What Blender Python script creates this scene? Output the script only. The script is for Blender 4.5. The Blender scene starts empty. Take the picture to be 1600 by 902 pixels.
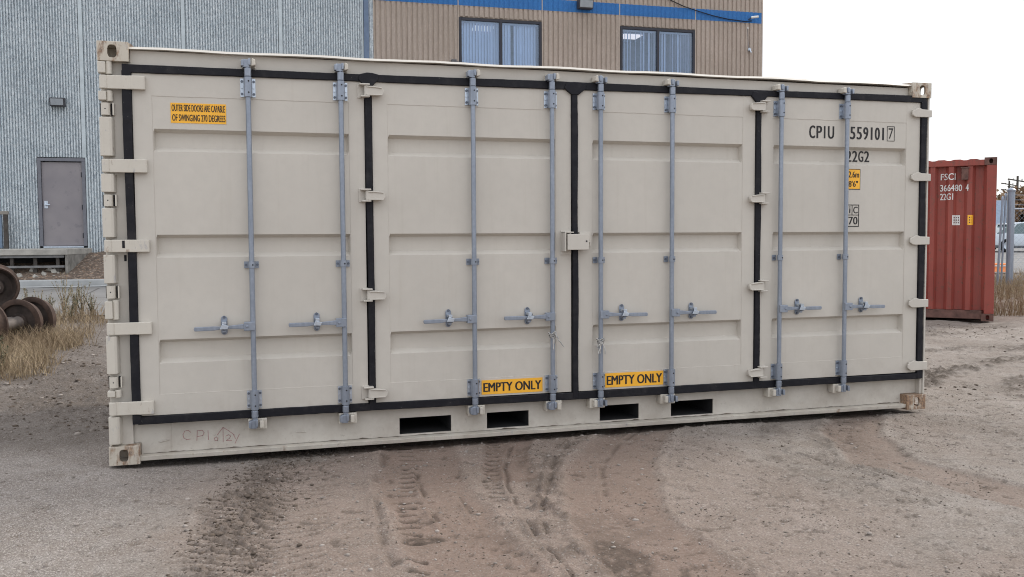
import bpy, bmesh, math, random
import numpy as np
from mathutils import Vector, Matrix
random.seed(7)
RNG = np.random.RandomState(11)
S = bpy.context.scene
COL = S.collection
rad = math.radians

# ------------------------------------------------------------------ camera
cd = bpy.data.cameras.new('camera'); cam = bpy.data.objects.new('camera', cd); COL.objects.link(cam)
CP = Vector((0.8089, -6.0285, 1.3959)); YAW, PIT, ROL = 0.28799, 0.056111, -0.0057
fwd = Vector((math.sin(YAW)*math.cos(PIT), math.cos(YAW)*math.cos(PIT), -math.sin(PIT)))
rt = Vector((math.cos(YAW), -math.sin(YAW), 0)); up = rt.cross(fwd)
r2 = rt*math.cos(ROL)+up*math.sin(ROL); u2 = -rt*math.sin(ROL)+up*math.cos(ROL)
m = Matrix((r2, u2, -fwd)).transposed().to_4x4(); m.translation = CP
cam.matrix_world = m
cd.sensor_width = 36; cd.lens = 36*1425.06/1600; cd.clip_start = 0.05; cd.clip_end = 3000
S.camera = cam
S.render.resolution_x = 1024; S.render.resolution_y = 577

# ------------------------------------------------------------------ world and sun (overcast)
SUN_EL, SUN_AZ = rad(40), rad(72)
w = bpy.data.worlds.new('World'); S.world = w; w.use_nodes = True
nt = w.node_tree; nt.nodes.clear()
wo = nt.nodes.new('ShaderNodeOutputWorld'); bg = nt.nodes.new('ShaderNodeBackground')
sky = nt.nodes.new('ShaderNodeTexSky'); sky.sky_type = 'NISHITA'; sky.sun_disc = False
sky.sun_elevation = SUN_EL; sky.sun_rotation = SUN_AZ
cl = nt.nodes.new('ShaderNodeMix'); cl.data_type = 'RGBA'; cl.inputs[0].default_value = 0.78
cl.inputs[7].default_value = (10.4, 10.5, 10.8, 1)
tc = nt.nodes.new('ShaderNodeTexCoord'); sx = nt.nodes.new('ShaderNodeSeparateXYZ'); nt.links.new(tc.outputs['Generated'], sx.inputs[0])
mr = nt.nodes.new('ShaderNodeMapRange'); mr.inputs[1].default_value = 0; mr.inputs[2].default_value = 1; mr.inputs[3].default_value = 1.0; mr.inputs[4].default_value = 1.75   # overcast: brighter overhead
nt.links.new(sx.outputs[2], mr.inputs[0]); sc_ = nt.nodes.new('ShaderNodeVectorMath'); sc_.operation = 'SCALE'; nt.links.new(mr.outputs[0], sc_.inputs['Scale'])
nt.links.new(sky.outputs[0], cl.inputs[6]); nt.links.new(cl.outputs[2], sc_.inputs[0]); nt.links.new(sc_.outputs[0], bg.inputs[0])
bg.inputs[1].default_value = 0.10
nt.links.new(bg.outputs[0], wo.inputs[0])
sl = bpy.data.lights.new('sun', 'SUN'); sun = bpy.data.objects.new('sun', sl); COL.objects.link(sun)
sl.energy = 1.9; sl.angle = rad(14); sl.color = (1.0, 0.93, 0.83)
sd = Vector((math.sin(SUN_AZ)*math.cos(SUN_EL), math.cos(SUN_AZ)*math.cos(SUN_EL), math.sin(SUN_EL)))
sun.rotation_euler = sd.to_track_quat('Z', 'Y').to_euler()
S.cycles.filter_width = 1.05
S.view_settings.view_transform = 'Standard'; S.view_settings.look = 'None'
S.view_settings.gamma = 1; S.view_settings.use_curve_mapping = False
S.view_settings.exposure = 0.12

# ------------------------------------------------------------------ material helpers
class N:
    def __init__(s, name):
        s.m = bpy.data.materials.new(name); s.m.use_nodes = True; s.t = s.m.node_tree; s.t.nodes.clear()
        s.out = s.n('ShaderNodeOutputMaterial'); s.p = s.n('ShaderNodeBsdfPrincipled'); s.l(s.p.outputs[0], s.out.inputs[0])
        s.co = s.n('ShaderNodeTexCoord').outputs['Object']
    def n(s, k): return s.t.nodes.new(k)
    def l(s, a, b): s.t.links.new(a, b)
    def noise(s, sc, det=4, rough=.55, co=None, dist=0):
        x = s.n('ShaderNodeTexNoise'); x.inputs['Scale'].default_value = sc; x.inputs['Detail'].default_value = det
        x.inputs['Roughness'].default_value = rough; x.inputs['Distortion'].default_value = dist
        s.l(co or s.co, x.inputs['Vector']); return x.outputs[0]
    def vor(s, sc, co=None, feat='F1', out=0):
        x = s.n('ShaderNodeTexVoronoi'); x.feature = feat; x.inputs['Scale'].default_value = sc
        s.l(co or s.co, x.inputs['Vector']); return x.outputs[out]
    def map(s, scale, co=None):
        x = s.n('ShaderNodeMapping'); x.inputs['Scale'].default_value = scale; s.l(co or s.co, x.inputs[0]); return x.outputs[0]
    def ramp(s, f, stops):
        x = s.n('ShaderNodeValToRGB'); e = x.color_ramp.elements
        while len(e) < len(stops): e.new(.5)
        for i, (p, c) in enumerate(stops):
            e[i].position = p; e[i].color = (c, c, c, 1) if isinstance(c, (int, float)) else (*c, 1)
        s.l(f, x.inputs[0]); return x.outputs[0]
    def mix(s, f, a, b, mode='MIX'):
        x = s.n('ShaderNodeMix'); x.data_type = 'RGBA'; x.blend_type = mode
        for v, i in ((f, 0), (a, 6), (b, 7)):
            if isinstance(v, (int, float)): x.inputs[i].default_value = v if i == 0 else (v, v, v, 1)
            elif isinstance(v, tuple): x.inputs[i].default_value = (*v, 1)
            else: s.l(v, x.inputs[i])
        return x.outputs[2]
    def math(s, op, a, b=0, c=None):
        x = s.n('ShaderNodeMath'); x.operation = op
        for i, v in enumerate((a, b, c)):
            if v is None: continue
            if isinstance(v, (int, float)): x.inputs[i].default_value = v
            else: s.l(v, x.inputs[i])
        return x.outputs[0]
    def attr(s, name):
        x = s.n('ShaderNodeAttribute'); x.attribute_name = name; return x.outputs['Color']
    def sep(s, c):
        x = s.n('ShaderNodeSeparateColor'); s.l(c, x.inputs[0]); return x.outputs
    def sepxyz(s, c=None):
        x = s.n('ShaderNodeSeparateXYZ'); s.l(c or s.co, x.inputs[0]); return x.outputs
    def bump(s, h, strength=.3, dist=.01, prev=None):
        x = s.n('ShaderNodeBump'); x.inputs['Strength'].default_value = strength; x.inputs['Distance'].default_value = dist
        s.l(h, x.inputs['Height'])
        if prev: s.l(prev, x.inputs['Normal'])
        return x.outputs[0]
    def fin(s, col=None, rough=None, metal=None, nrm=None, spec=None):
        for v, k in ((col, 'Base Color'), (rough, 'Roughness'), (metal, 'Metallic'), (nrm, 'Normal'), (spec, 'Specular IOR Level')):
            if v is None: continue
            if isinstance(v, (int, float)): s.p.inputs[k].default_value = v
            elif isinstance(v, tuple): s.p.inputs[k].default_value = (*v, 1)
            else: s.l(v, s.p.inputs[k])
        return s.m

def simple(name, col, rough=.6, metal=0, var=.12, sc=8, bump=0, bsc=60, bd=.002):
    s = N(name); n = s.noise(sc, 5)
    c = s.mix(s.ramp(n, [(.3, 0), (.7, 1)]), tuple(v*(1-var) for v in col), tuple(min(1, v*(1+var)) for v in col))
    nr = s.bump(s.noise(bsc, 3), bump, bd) if bump else None
    return s.fin(c, rough, metal, nr)

CREAM = (.565, .53, .475)
def cream_mat(name, rust=0., wear=0., col=CREAM):
    s = N(name)
    n1 = s.noise(1.3, 4); n2 = s.noise(14, 5, .65)
    c = s.mix(s.ramp(n1, [(.3, 0), (.7, 1)]), tuple(v*.95 for v in col), tuple(v*1.04 for v in col))
    c = s.mix(s.ramp(n2, [(.35, .25), (.6, 0)]), c, tuple(v*.86 for v in col))
    z = s.sepxyz()[2]
    st = s.noise(1, 4, .6, s.map((26, 26, 1.1)))                      # faint rain streaks
    c = s.mix(s.ramp(st, [(.55, 0), (.8, .16)]), c, (col[0]*.72, col[1]*.68, col[2]*.62))
    dz = s.math('MULTIPLY', s.ramp(z, [(.02, 1), (.5, 0)]), s.ramp(s.noise(5, 6, .7), [(.4, 0), (.65, .45)]))  # dust low down
    c = s.mix(dz, c, (.30, .25, .205))
    sc = s.ramp(s.noise(9, 8, .75, s.map((1, 1, .35)), 1.2), [(.70, 0), (.715, .5)])
    c = s.mix(sc, c, (.36, .32, .27))
    mk = s.math('MULTIPLY', s.ramp(s.noise(34, 6, .75), [(.60, 0), (.68, .5)]), s.ramp(z, [(.0, 1), (.22, .25), (.6, 0)]))
    c = s.mix(mk, c, (.20, .155, .12))
    ch = s.math('MULTIPLY', s.ramp(s.noise(48, 7, .8, s.map((1, 1, 2.2))), [(.705, 0), (.72, .7)]), s.ramp(s.noise(1.1, 2), [(.5, 0), (.62, 1)]))
    c = s.mix(ch, c, (.27, .225, .19))
    if wear:
        wv = s.ramp(s.noise(22, 6, .7, s.map((1, 1, .5))), [(.6, 0), (.68, wear)])
        c = s.mix(wv, c, (.33, .33, .36))
    if rust:
        rv = s.noise(11, 7, .7, s.map((1.6, 1, .6)))
        rm = s.ramp(rv, [(.62-rust*.3, 0), (.74-rust*.3, .85)])
        rc = s.mix(s.ramp(s.noise(60, 4), [(.4, 0), (.6, 1)]), (.13, .065, .038), (.31, .175, .09))
        c = s.mix(rm, c, rc)
    b = s.bump(s.noise(1.6, 3, .5), .55, .012); b = s.bump(s.noise(90, 3), .12, .001, b)
    return s.fin(c, s.ramp(n2, [(.3, .42), (.7, .55)]), 0, b, .35)
M = {}
M['cream'] = cream_mat('cream_paint')
M['creamwear'] = cream_mat('worn_cream_paint', .02, .5, (.60, .56, .49))
M['creamrust'] = cream_mat('rusty_cream_paint', .8, .3, (.55, .50, .42))
M['creamrusty2'] = cream_mat('light_rust_cream_paint', .45, .3, (.56, .51, .43))
def galv():
    s = N('galvanised_steel'); n = s.noise(9, 5, .65, s.map((3, 3, .6))); v = s.vor(45)
    c = s.mix(s.ramp(n, [(.3, 0), (.7, 1)]), (.245, .28, .34), (.345, .385, .455))
    c = s.mix(s.ramp(v, [(0, .0), (.7, .3)]), c, (.19, .215, .265))
    return s.fin(c, .36, .45, s.bump(s.noise(120, 2), .15, .001))
M['galv'] = galv()
M['zinc'] = simple('bright_zinc', (.52, .58, .66), .3, .75, .15, 30)
s = N('black_rubber'); c = s.mix(s.ramp(s.noise(9, 6, .7), [(.5, 0), (.75, .35)]), (.006, .006, .010), (.06, .055, .055)); c = s.mix(s.ramp(s.noise(60, 4, .7), [(.68, 0), (.72, .6)]), c, (.2, .19, .18)); M['rubber'] = s.fin(c, .6, 0, s.bump(s.noise(25, 3), .4, .004))
M['rubber'].node_tree.nodes['Principled BSDF'].inputs['Specular IOR Level'].default_value = .3
M['dark'] = simple('dark_steel', (.02, .02, .022), .8)
M['black'] = simple('black_print', (.016, .015, .016), .6, 0, .3, 30)
M['bolt'] = simple('bolt_steel', (.14, .16, .2), .45, .6, .2, 40)
M['yellow'] = simple('yellow_film', (.93, .47, .035), .45, 0, .06, 9)
M['white'] = simple('white_paint', (.72, .72, .7), .6, 0, .15, 20)
M['pink'] = simple('faded_red_marker', (.36, .19, .19), .7, 0, .2, 90)
M['rope'] = simple('white_rope', (.42, .41, .39), .85, 0, .35, 150, .8, 300)
M['woodfloor'] = simple('pocket_floor', (.10, .085, .07), .8)
M['frame'] = simple('dark_window_frame', (.016, .017, .028), .45)
M['greydoor'] = None
M['concrete'] = simple('weathered_concrete', (.38, .365, .33), .9, 0, .2, 5, .5, 50, .004)
M['stoopside'] = simple('stained_concrete', (.22, .21, .19), .9, 0, .4, 6, .5, 40, .004)
M['darkwood'] = simple('dark_timber', (.07, .062, .055), .9, 0, .3, 10, .5, 40, .004)
M['asphalt_dirt'] = simple('dirt_verge', (.12, .095, .075), .95, 0, .4, 4, 1, 20, .03)

# ------------------------------------------------------------------ mesh builder
class MB:
    def __init__(s): s.v = []; s.f = []; s.mi = []; s.mats = []
    def mat(s, m):
        if m not in s.mats: s.mats.append(m)
        return s.mats.index(m)
    def add(s, vs, fs, m=None):
        o = len(s.v); s.v += [tuple(v) for v in vs]; i = s.mat(m) if m is not None else 0
        for f in fs: s.f.append(tuple(a+o for a in f)); s.mi.append(i)
    def box(s, x0, x1, y0, y1, z0, z1, m=None, rot=None, about=None):
        vs = [Vector((x, y, z)) for z in (z0, z1) for y in (y0, y1) for x in (x0, x1)]
        if rot is not None:
            c = Vector(about) if about else Vector(((x0+x1)/2, (y0+y1)/2, (z0+z1)/2))
            vs = [rot @ (v-c)+c for v in vs]
        s.add(vs, [(0, 2, 3, 1), (4, 5, 7, 6), (0, 1, 5, 4), (2, 6, 7, 3), (0, 4, 6, 2), (1, 3, 7, 5)], m)
    def prism(s, poly, y0, y1, m=None, axis='y'):
        """extrude polygon; axis y: poly in (x,z); axis z: poly in (x,y); axis x: poly in (y,z)"""
        def P(a, b, t): return {'y': (a, t, b), 'z': (a, b, t), 'x': (t, a, b)}[axis]
        n = len(poly); vs = [P(a, b, y0) for a, b in poly]+[P(a, b, y1) for a, b in poly]
        fs = [tuple(range(n)), tuple(range(2*n-1, n-1, -1))]+[(i, (i+1) % n+n*0, (i+1) % n+n, i+n) for i in range(n)]
        s.add(vs, fs, m)
    def tube(s, pts, r, seg=8, m=None, cap=True):
        pts = [Vector(p) for p in pts]; n = len(pts); rr = r if isinstance(r, (list, tuple)) else [r]*n
        vs = []; prev = None
        for i, p in enumerate(pts):
            d = (pts[min(i+1, n-1)]-pts[max(i-1, 0)]).normalized()
            a = prev if prev is not None else (Vector((0, 0, 1)) if abs(d.z) < .9 else Vector((1, 0, 0)))
            a = (a-d*a.dot(d)).normalized(); b = d.cross(a); prev = a
            for k in range(seg):
                t = 2*math.pi*k/seg; vs.append(p+(a*math.cos(t)+b*math.sin(t))*rr[i])
        fs = [(i*seg+k, i*seg+(k+1) % seg, (i+1)*seg+(k+1) % seg, (i+1)*seg+k) for i in range(n-1) for k in range(seg)]
        if cap: fs += [tuple(range(seg-1, -1, -1)), tuple(range((n-1)*seg, n*seg))]
        s.add(vs, fs, m)
    def lathe(s, prof, origin, axis, seg=24, m=None):
        """prof: list of (r, t) along axis"""
        d = Vector(axis).normalized(); a = Vector((0, 0, 1)) if abs(d.z) < .9 else Vector((1, 0, 0))
        a = (a-d*a.dot(d)).normalized(); b = d.cross(a); o = Vector(origin); vs = []
        for r, t in prof:
            for k in range(seg):
                q = 2*math.pi*k/seg; vs.append(o+d*t+(a*math.cos(q)+b*math.sin(q))*r)
        fs = [(i*seg+k, i*seg+(k+1) % seg, (i+1)*seg+(k+1) % seg, (i+1)*seg+k) for i in range(len(prof)-1) for k in range(seg)]
        s.add(vs, fs, m)
    def text(s, t, x0, x1, z0, z1, y, m=None, bold=0., yf=None, cuts=()):
        c = bpy.data.curves.new('t', 'FONT'); c.body = t; c.size = 1; c.offset = 0; c.resolution_u = 3
        o = bpy.data.objects.new('t', c); COL.objects.link(o)
        me = o.to_mesh(); bm = bmesh.new(); bm.from_mesh(me); o.to_mesh_clear()
        bpy.data.objects.remove(o); bpy.data.curves.remove(c)
        xs = [v.co.x for v in bm.verts]; ys = [v.co.y for v in bm.verts]
        ax, bx, ay, by = min(xs), max(xs), min(ys), max(ys)
        for v in bm.verts:
            v.co = Vector((x0+(v.co.x-ax)/(bx-ax)*(x1-x0), 0, z0+(v.co.y-ay)/(by-ay)*(z1-z0)))
        for cx in cuts:
            bmesh.ops.bisect_plane(bm, geom=bm.verts[:]+bm.edges[:]+bm.faces[:], plane_co=(cx, 0, 0), plane_no=(1, 0, 0))
        bm.verts.index_update()
        fs = [tuple(v.index for v in f.verts) for f in bm.faces]; k = bold*(z1-z0)*3
        for dx, dy in (((-k, 0), (k, -.0002), (0, -.0004)) if bold else ((0, 0),)):
            s.add([(v.co.x+dx, y+dy+(yf(v.co.x) if yf else 0), v.co.z) for v in bm.verts], fs, m)
        bm.free()
    def build(s, name, mat, parent=None, bevel=0, smooth=False, seg=2):
        me = bpy.data.meshes.new(name); me.from_pydata([tuple(v) for v in s.v], [], s.f)
        mats = s.mats or []
        if mats and mats[0] is None: mats[0] = mat
        for mm in (mats if mats else [mat]): me.materials.append(mm)
        if len(mats) > 1: me.polygons.foreach_set('material_index', s.mi)
        me.update()
        bm = bmesh.new(); bm.from_mesh(me); bmesh.ops.recalc_face_normals(bm, faces=bm.faces); bm.to_mesh(me); bm.free()
        if smooth:
            me.polygons.foreach_set('use_smooth', [True]*len(me.polygons)); me.set_sharp_from_angle(angle=rad(40))
        o = bpy.data.objects.new(name, me); COL.objects.link(o)
        if parent: o.parent = parent
        if bevel:
            b = o.modifiers.new('bevel', 'BEVEL'); b.width = bevel; b.segments = seg; b.limit_method = 'ANGLE'; b.angle_limit = rad(35)
        return o
def tag(o, label, cat=None, group=None, kind=None):
    if label: o['label'] = label
    if cat: o['category'] = cat
    if group: o['group'] = group
    if kind: o['kind'] = kind
    return o
def empty(name, loc, rz=0):
    o = bpy.data.objects.new(name, None); COL.objects.link(o); o.location = loc; o.rotation_euler = (0, 0, rz)
    o.empty_display_size = .2; return o
def RY(a): return Matrix.Rotation(a, 3, 'Y')

# ------------------------------------------------------------------ noise
def _h(ix, iy, seed):
    n = (ix.astype(np.int64)*374761393+iy.astype(np.int64)*668265263+seed*974634777) & 0xffffffff
    n = ((n ^ (n >> 13))*1274126177) & 0xffffffff
    return ((n ^ (n >> 16)) & 0xffff)/65535.
def vn(x, y, seed=0):
    ix = np.floor(x); iy = np.floor(y); fx = x-ix; fy = y-iy
    fx = fx*fx*(3-2*fx); fy = fy*fy*(3-2*fy); ix = ix.astype(int); iy = iy.astype(int)
    a = _h(ix, iy, seed); b = _h(ix+1, iy, seed); c = _h(ix, iy+1, seed); d = _h(ix+1, iy+1, seed)
    return (a*(1-fx)+b*fx)*(1-fy)+(c*(1-fx)+d*fx)*fy
def fbm(x, y, sc, o=4, seed=0, g=.5):
    r = 0; a = 1; t = 0
    for i in range(o):
        r = r+a*vn(x*sc+17.3*i, y*sc-9.1*i, seed+i); t += a; a *= g; sc *= 2.03
    return r/t
def sstep(a, b, x):
    t = np.clip((x-a)/(b-a), 0, 1); return t*t*(3-2*t)
def terr(x, y):
    l = np.interp(y, [2, 9, 16.3, 60, 300], [0, .18, .36, .8, 1.5]); r = np.interp(y, [7, 46, 200, 900], [0, .65, 1.2, 2])
    k = np.clip((x-4)/6, 0, 1); return l*(1-k)+r*k
def path_dist(x, y, pts):
    best = np.full(x.shape, 1e9); sb = np.zeros(x.shape); side = np.zeros(x.shape); acc = 0
    for (ax, ay), (bx, by) in zip(pts[:-1], pts[1:]):
        L = math.hypot(bx-ax, by-ay); ux, uy = (bx-ax)/L, (by-ay)/L
        t = np.clip((x-ax)*ux+(y-ay)*uy, 0, L); dx = x-ax-t*ux; dy = y-ay-t*uy
        d = np.hypot(dx, dy); k = d < best
        best = np.where(k, d, best); sb = np.where(k, acc+t, sb); side = np.where(k, dx*uy-dy*ux, side); acc += L
    return best, sb, side

# ------------------------------------------------------------------ ground sheet
def ground():
    def grow(a, step, g, lim):
        r = []; v = a
        while abs(v-a) < lim: step *= g; v += step; r.append(v)
        return r
    xs = np.concatenate([np.array(grow(-2.6, -.03, 1.06, 400))[::-1], np.arange(-2.6, -.6, .025), np.arange(-.6, 6.6, .0115), np.arange(6.6, 10.5, .02), np.array(grow(10.5, .03, 1.07, 600))])
    ys = np.concatenate([np.array(grow(-3.4, -.02, 1.09, 60))[::-1], np.arange(-3.4, .9, .0125), np.arange(.9, 6, .03), np.array(grow(6, .04, 1.05, 900))])
    X, Y = np.meshgrid(xs, ys); x = X.ravel(); y = Y.ravel()
    base = terr(x, y)
    near = np.exp(-((np.maximum(0, np.hypot(x-3, y)-9))/8)**2)
    under = sstep(-.15, .35, x)*sstep(6.6, 6.1, x)*sstep(-.12, .1, y)*sstep(3.2, 2.4, y)    # flatter below the box
    h = (fbm(x, y, .55, 3, 1)-.5)*.085+(fbm(x, y, 2.6, 3, 5)-.5)*.03+(fbm(x, y, 11, 4, 9, .6)-.5)*.014+(fbm(x, y, 45, 3, 23, .7)-.5)*.006
    leftgravel = sstep(1.0, .2, x-.18*y+.25*(fbm(x, y, 1.5, 3, 40)-.5))
    h = h*(1-.6*leftgravel*sstep(1, 0, y))
    damp_shade = np.zeros_like(x); redd = np.zeros_like(x)
    jx = (fbm(x, y, 2.2, 3, 60)-.5)*.16; jy = (fbm(x, y, 2.2, 3, 70)-.5)*.16; f3 = fbm(x, y, 24, 3, 80, .6); f4 = fbm(x, y, 7, 4, 90, .6)
    def area(pts, pad):
        a = np.array(pts); return (x > a[:, 0].min()-pad) & (x < a[:, 0].max()+pad) & (y > a[:, 1].min()-pad) & (y < a[:, 1].max()+pad)
    def lug(pts, wid, pitch, depth, dark, ang=.0, thr=.35):
        k = area(pts, wid+.3); d, s_, sd_ = path_dist(x[k]+jx[k]*.25, y[k]+jy[k]*.25, pts)
        ph = (s_+ang*sd_+.012*(f4[k]-.5)*4)/pitch; bar = np.exp(-(((ph % 1)-.5)/.125)**2)
        ir = (vn(np.floor(ph)*7.3, sd_*9, 33)*.6+f4[k]*.7) > thr+.28
        msk = sstep(wid, wid*.7, d)*bar*ir*(.4+f3[k])
        h[k] -= depth*msk; h[k] += depth*.5*sstep(wid, wid*.7, d)*np.roll(bar, 2)*ir*(f3[k]-.2)
        damp_shade[k] = np.maximum(damp_shade[k], dark*msk)
    def band(pts, wid, dark, rough, soft=.4):
        k = area(pts, wid*2+.2); d, _, _ = path_dist(x[k]+jx[k], y[k]+jy[k], pts)
        ms = sstep(wid*(1+soft), wid*(1-soft), d)
        h[k] += rough*ms*(f3[k]-.45)*np.where(f4[k] > .48, 1.6, .3)
        damp_shade[k] = np.maximum(damp_shade[k], ms*dark*sstep(.38, .62, f4[k]*.6+f3[k]*.4))
    def rut(pts, wid, depth, dark):
        k = area(pts, .3); d, _, sd_ = path_dist(x[k]+jx[k]*.35, y[k]+jy[k]*.35, pts)
        br = sstep(.38, .52, f4[k]); h[k] -= depth*np.exp(-(d/wid)**2)*br; h[k] += depth*.7*np.exp(-((sd_-wid*2)/wid/1.3)**2)*(d < .15)*br
        damp_shade[k] = np.maximum(damp_shade[k], dark*np.exp(-(d/wid/1.2)**2)*br)
    A = [(1.45, .45), (1.08, .1), (.94, -.47), (.82, -1.11), (.74, -1.72), (.66, -2.8)]
    band(A, .14, .5, .035); lug(A, .24, .07, .022, .9, .5, .2)
    A2 = [(1.6, .3), (1.22, -.2), (1.12, -.8), (1.02, -1.5), (.95, -2.2), (.9, -3.2)]
    lug(A2, .2, .085, .014, .6, -.4, .24)
    B = [(1.9, .25), (1.85, .13), (1.76, -.57), (1.66, -1.12), (1.58, -1.6), (1.5, -2.3)]
    lug(B, .055, .115, .026, 1.5, .1, .16)
    B2 = [(2.52, .25), (2.47, .1), (2.28, -.57), (2.15, -1.01), (2.08, -1.5)]
    lug(B2, .05, .095, .032, 2., 0, .0); band(B2, .1, .2, .006)
    rut([(2.6, .05), (2.36, -.6), (2.21, -1.17), (2.14, -1.65), (2.1, -2.05), (2.1, -2.7), (2.15, -3.2)], .011, .018, .6)
    rut([(3.2, .2), (3.13, .08), (2.73, -.55), (2.41, -1.24), (2.24, -1.68), (2.16, -1.98), (2.4, -2.8)], .014, .02, .6); band([(3.1, .05), (2.73, -.55), (2.41, -1.24), (2.24, -1.68), (2.2, -2.3), (2.45, -3.0)], .07, .45, .02)
    rut([(3.7, .25), (3.62, .14), (3.2, -.4), (2.91, -.86), (2.7, -1.4)], .014, .012, .45)
    rut([(1.8, -.59), (1.74, -1.22), (1.72, -1.65)], .012, .018, .5)
    rut([(2.1, -.5), (1.95, -1.0), (1.9, -1.6)], .01, .014, .4)
    rut([(1.72, .05), (1.56, -.67), (1.46, -1.32), (1.41, -1.93), (1.39, -3)], .016, .012, .35)
    band([(2.62, -.3), (2.42, -1.1), (2.3, -1.7)], .1, .5, .025)
    R = [(5.35, .05), (5.19, -.15), (4.95, -.45), (4.67, -.79)]
    lug(R, .09, .1, .02, .8); band(R, .2, .35, .012)
    band([(4.6, -.1), (4.35, -.5), (4.1, -1.0)], .11, .45, .02)
    rut([(4.25, -.95), (4.37, -1.35), (4.4, -1.75)], .02, .02, .6)
    rut([(4.7, -1.0), (5.0, -1.35), (5.6, -1.5)], .018, .016, .5)
    band([(6.9, .95), (7.42, 1.45), (8.26, 1.84), (9.2, 2.2)], .13, .9, .05)
    band([(7.5, .35), (7.9, .8), (8.5, 1.05)], .22, .7, .03)
    band([(7.3, 3.0), (8.84, 3.1), (9.61, 2.9), (11, 3.1)], .2, .6, .04)
    band([(8.0, 4.6), (10.2, 4.7), (12, 5.2)], .3, .6, .04)
    band([(3.1, .05), (4.3, .0), (5.6, .05)], .14, .35, .01)
    for cx, cy, rx, ry, dk in ((2.40, -2.38, .10, .30, .75), (1.62, -1.93, .10, .07, .9), (2.62, -2.85, .16, .12, .5), (1.25, -.1, .35, .2, .3), (2.3, -2.0, .5, .3, .3)):
        q = ((x-cx+jx)/rx)**2+((y-cy+jy)/ry)**2; damp_shade = np.maximum(damp_shade, dk*sstep(1.3, .5, q)*sstep(.42, .56, f4*.5+f3*.5+.06)); h = h-.008*sstep(1.3, .4, q)
    # churned damp earth left of the box, with the box's shadow partly painted in
    q = sstep(.6, 0, x)*sstep(1.0, 2.2, y)*sstep(7.0, 4.5, y)
    h = h+q*(f4-.45)*.09*sstep(.4, .55, fbm(x, y, 1.1, 3, 120)+.1)+q*(f3-.5)*.03
    damp_shade = np.maximum(damp_shade, q*.75*sstep(.40, .62, f4*.6+fbm(x, y, 1.2, 2, 130)*.4+.05))
    damp_shade = np.maximum(damp_shade, sstep(.5, -.3, x)*sstep(.3, 1.6, y)*sstep(13, 9, y)*(.42+.3*f4)); damp_shade = np.maximum(damp_shade, sstep(.6, -.1, x)*sstep(.35, 1.1, y)*sstep(5.0, 3.2, y)*(.55+.35*(f4-.4)))
    # rough earth to the right
    q = sstep(5.8, 7.2, x)*sstep(-.5, 1, y)*sstep(16, 8, y); h = h+q*((fbm(x, y, 1.3, 4, 140)-.5)*.1+(f3-.5)*.012)
    spots = sstep(.70, .76, fbm(x, y, 16, 3, 150, .6)); h = h-spots*.008; damp_shade = np.maximum(damp_shade, spots*.55*(1-.7*leftgravel))  # small dents, darkened to paint in the shadows of clods
    comp = np.zeros_like(x)                                   # smooth compacted wheel paths
    for pts, wd in (([(1.98, .3), (1.86, -.3), (1.76, -1.2), (1.74, -2.2), (1.8, -3.3)], .24), ([(3.75, .3), (3.2, -.5), (2.75, -1.3), (2.55, -2.1), (2.5, -3.3)], .26), ([(2.62, .3), (2.42, -.4), (2.3, -.9)], .16), ([(5.6, .2), (5.0, -.5), (4.6, -1.3), (4.9, -2.4)], .2)):
        k = area(pts, wd+.4); d, _, sd_ = path_dist(x[k]+jx[k]*.8, y[k]+jy[k]*.8, pts); comp[k] = np.maximum(comp[k], sstep(wd*1.15, wd*.8, d)*(.75+.5*(f4[k]-.5)))
        h[k] -= .012*sstep(wd*1.15, wd*.75, d); h[k] += .012*np.exp(-((d-wd*1.12)/.03)**2)*(.3+f3[k])
    crumb = sstep(.52, .66, fbm(x, y, 5, 3, 170)*.5+fbm(x, y, 33, 3, 180, .7)*.5)*(1-comp)*(1-.6*leftgravel); h = h+crumb*(f3-.4)*.022; damp_shade = np.maximum(damp_shade, crumb*.35*(f3 < .47))
    redd = sstep(.32, .58, fbm(x, y, .9, 3, 160)+.25*np.exp(-((x-2.1)/1.2)**2)-.06*np.maximum(0, x-3))*(.35+.65*np.exp(-((x-1.9)/1.6)**2))
    h = h*near*(1-.75*under)-.03*under-.008
    z = base+h
    nx, ny = len(xs), len(ys)
    me = bpy.data.meshes.new('ground'); me.vertices.add(nx*ny)
    me.vertices.foreach_set('co', np.stack([x, y, z], -1).ravel())
    i = np.arange(nx-1)[None, :]+nx*np.arange(ny-1)[:, None]; i = i.ravel()
    quads = np.stack([i, i+1, i+1+nx, i+nx], -1)
    me.loops.add(quads.size); me.loops.foreach_set('vertex_index', quads.ravel())
    me.polygons.add(len(quads)); me.polygons.foreach_set('loop_start', np.arange(0, quads.size, 4)); 
    me.polygons.foreach_set('use_smooth', np.ones(len(quads), bool)); me.update()
    ca = me.color_attributes.new('soil', 'FLOAT_COLOR', 'POINT')
    ca.data.foreach_set('color', np.stack([np.clip(damp_shade, 0, 1), np.clip(redd*.8+comp*.3, 0, 1), leftgravel, comp], -1).ravel())
    s = N('packed_dirt'); at = s.n('ShaderNodeAttribute'); at.attribute_name = 'soil'; a = s.sep(at.outputs['Color']); cmp_ = at.outputs['Alpha']
    P = s.co
    c = s.mix(s.ramp(s.noise(.8, 5, .6), [(.35, 0), (.65, 1)]), (.218, .192, .168), (.318, .287, .258))
    c = s.mix(s.math('MULTIPLY', a[1], .75), c, (.25, .168, .130))
    c = s.mix(s.math('MULTIPLY', a[2], .8), c, s.mix(s.ramp(s.noise(2, 4), [(.4, 0), (.6, 1)]), (.215, .192, .171), (.31, .284, .259)))
    c = s.mix(s.ramp(s.noise(5, 6, .7), [(.42, .45), (.62, 0)]), c, (.19, .15, .12))
    sp = s.noise(95, 3, .7); c = s.mix(s.ramp(sp, [(.36, .55), (.5, 0)]), c, (.13, .105, .088))
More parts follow.
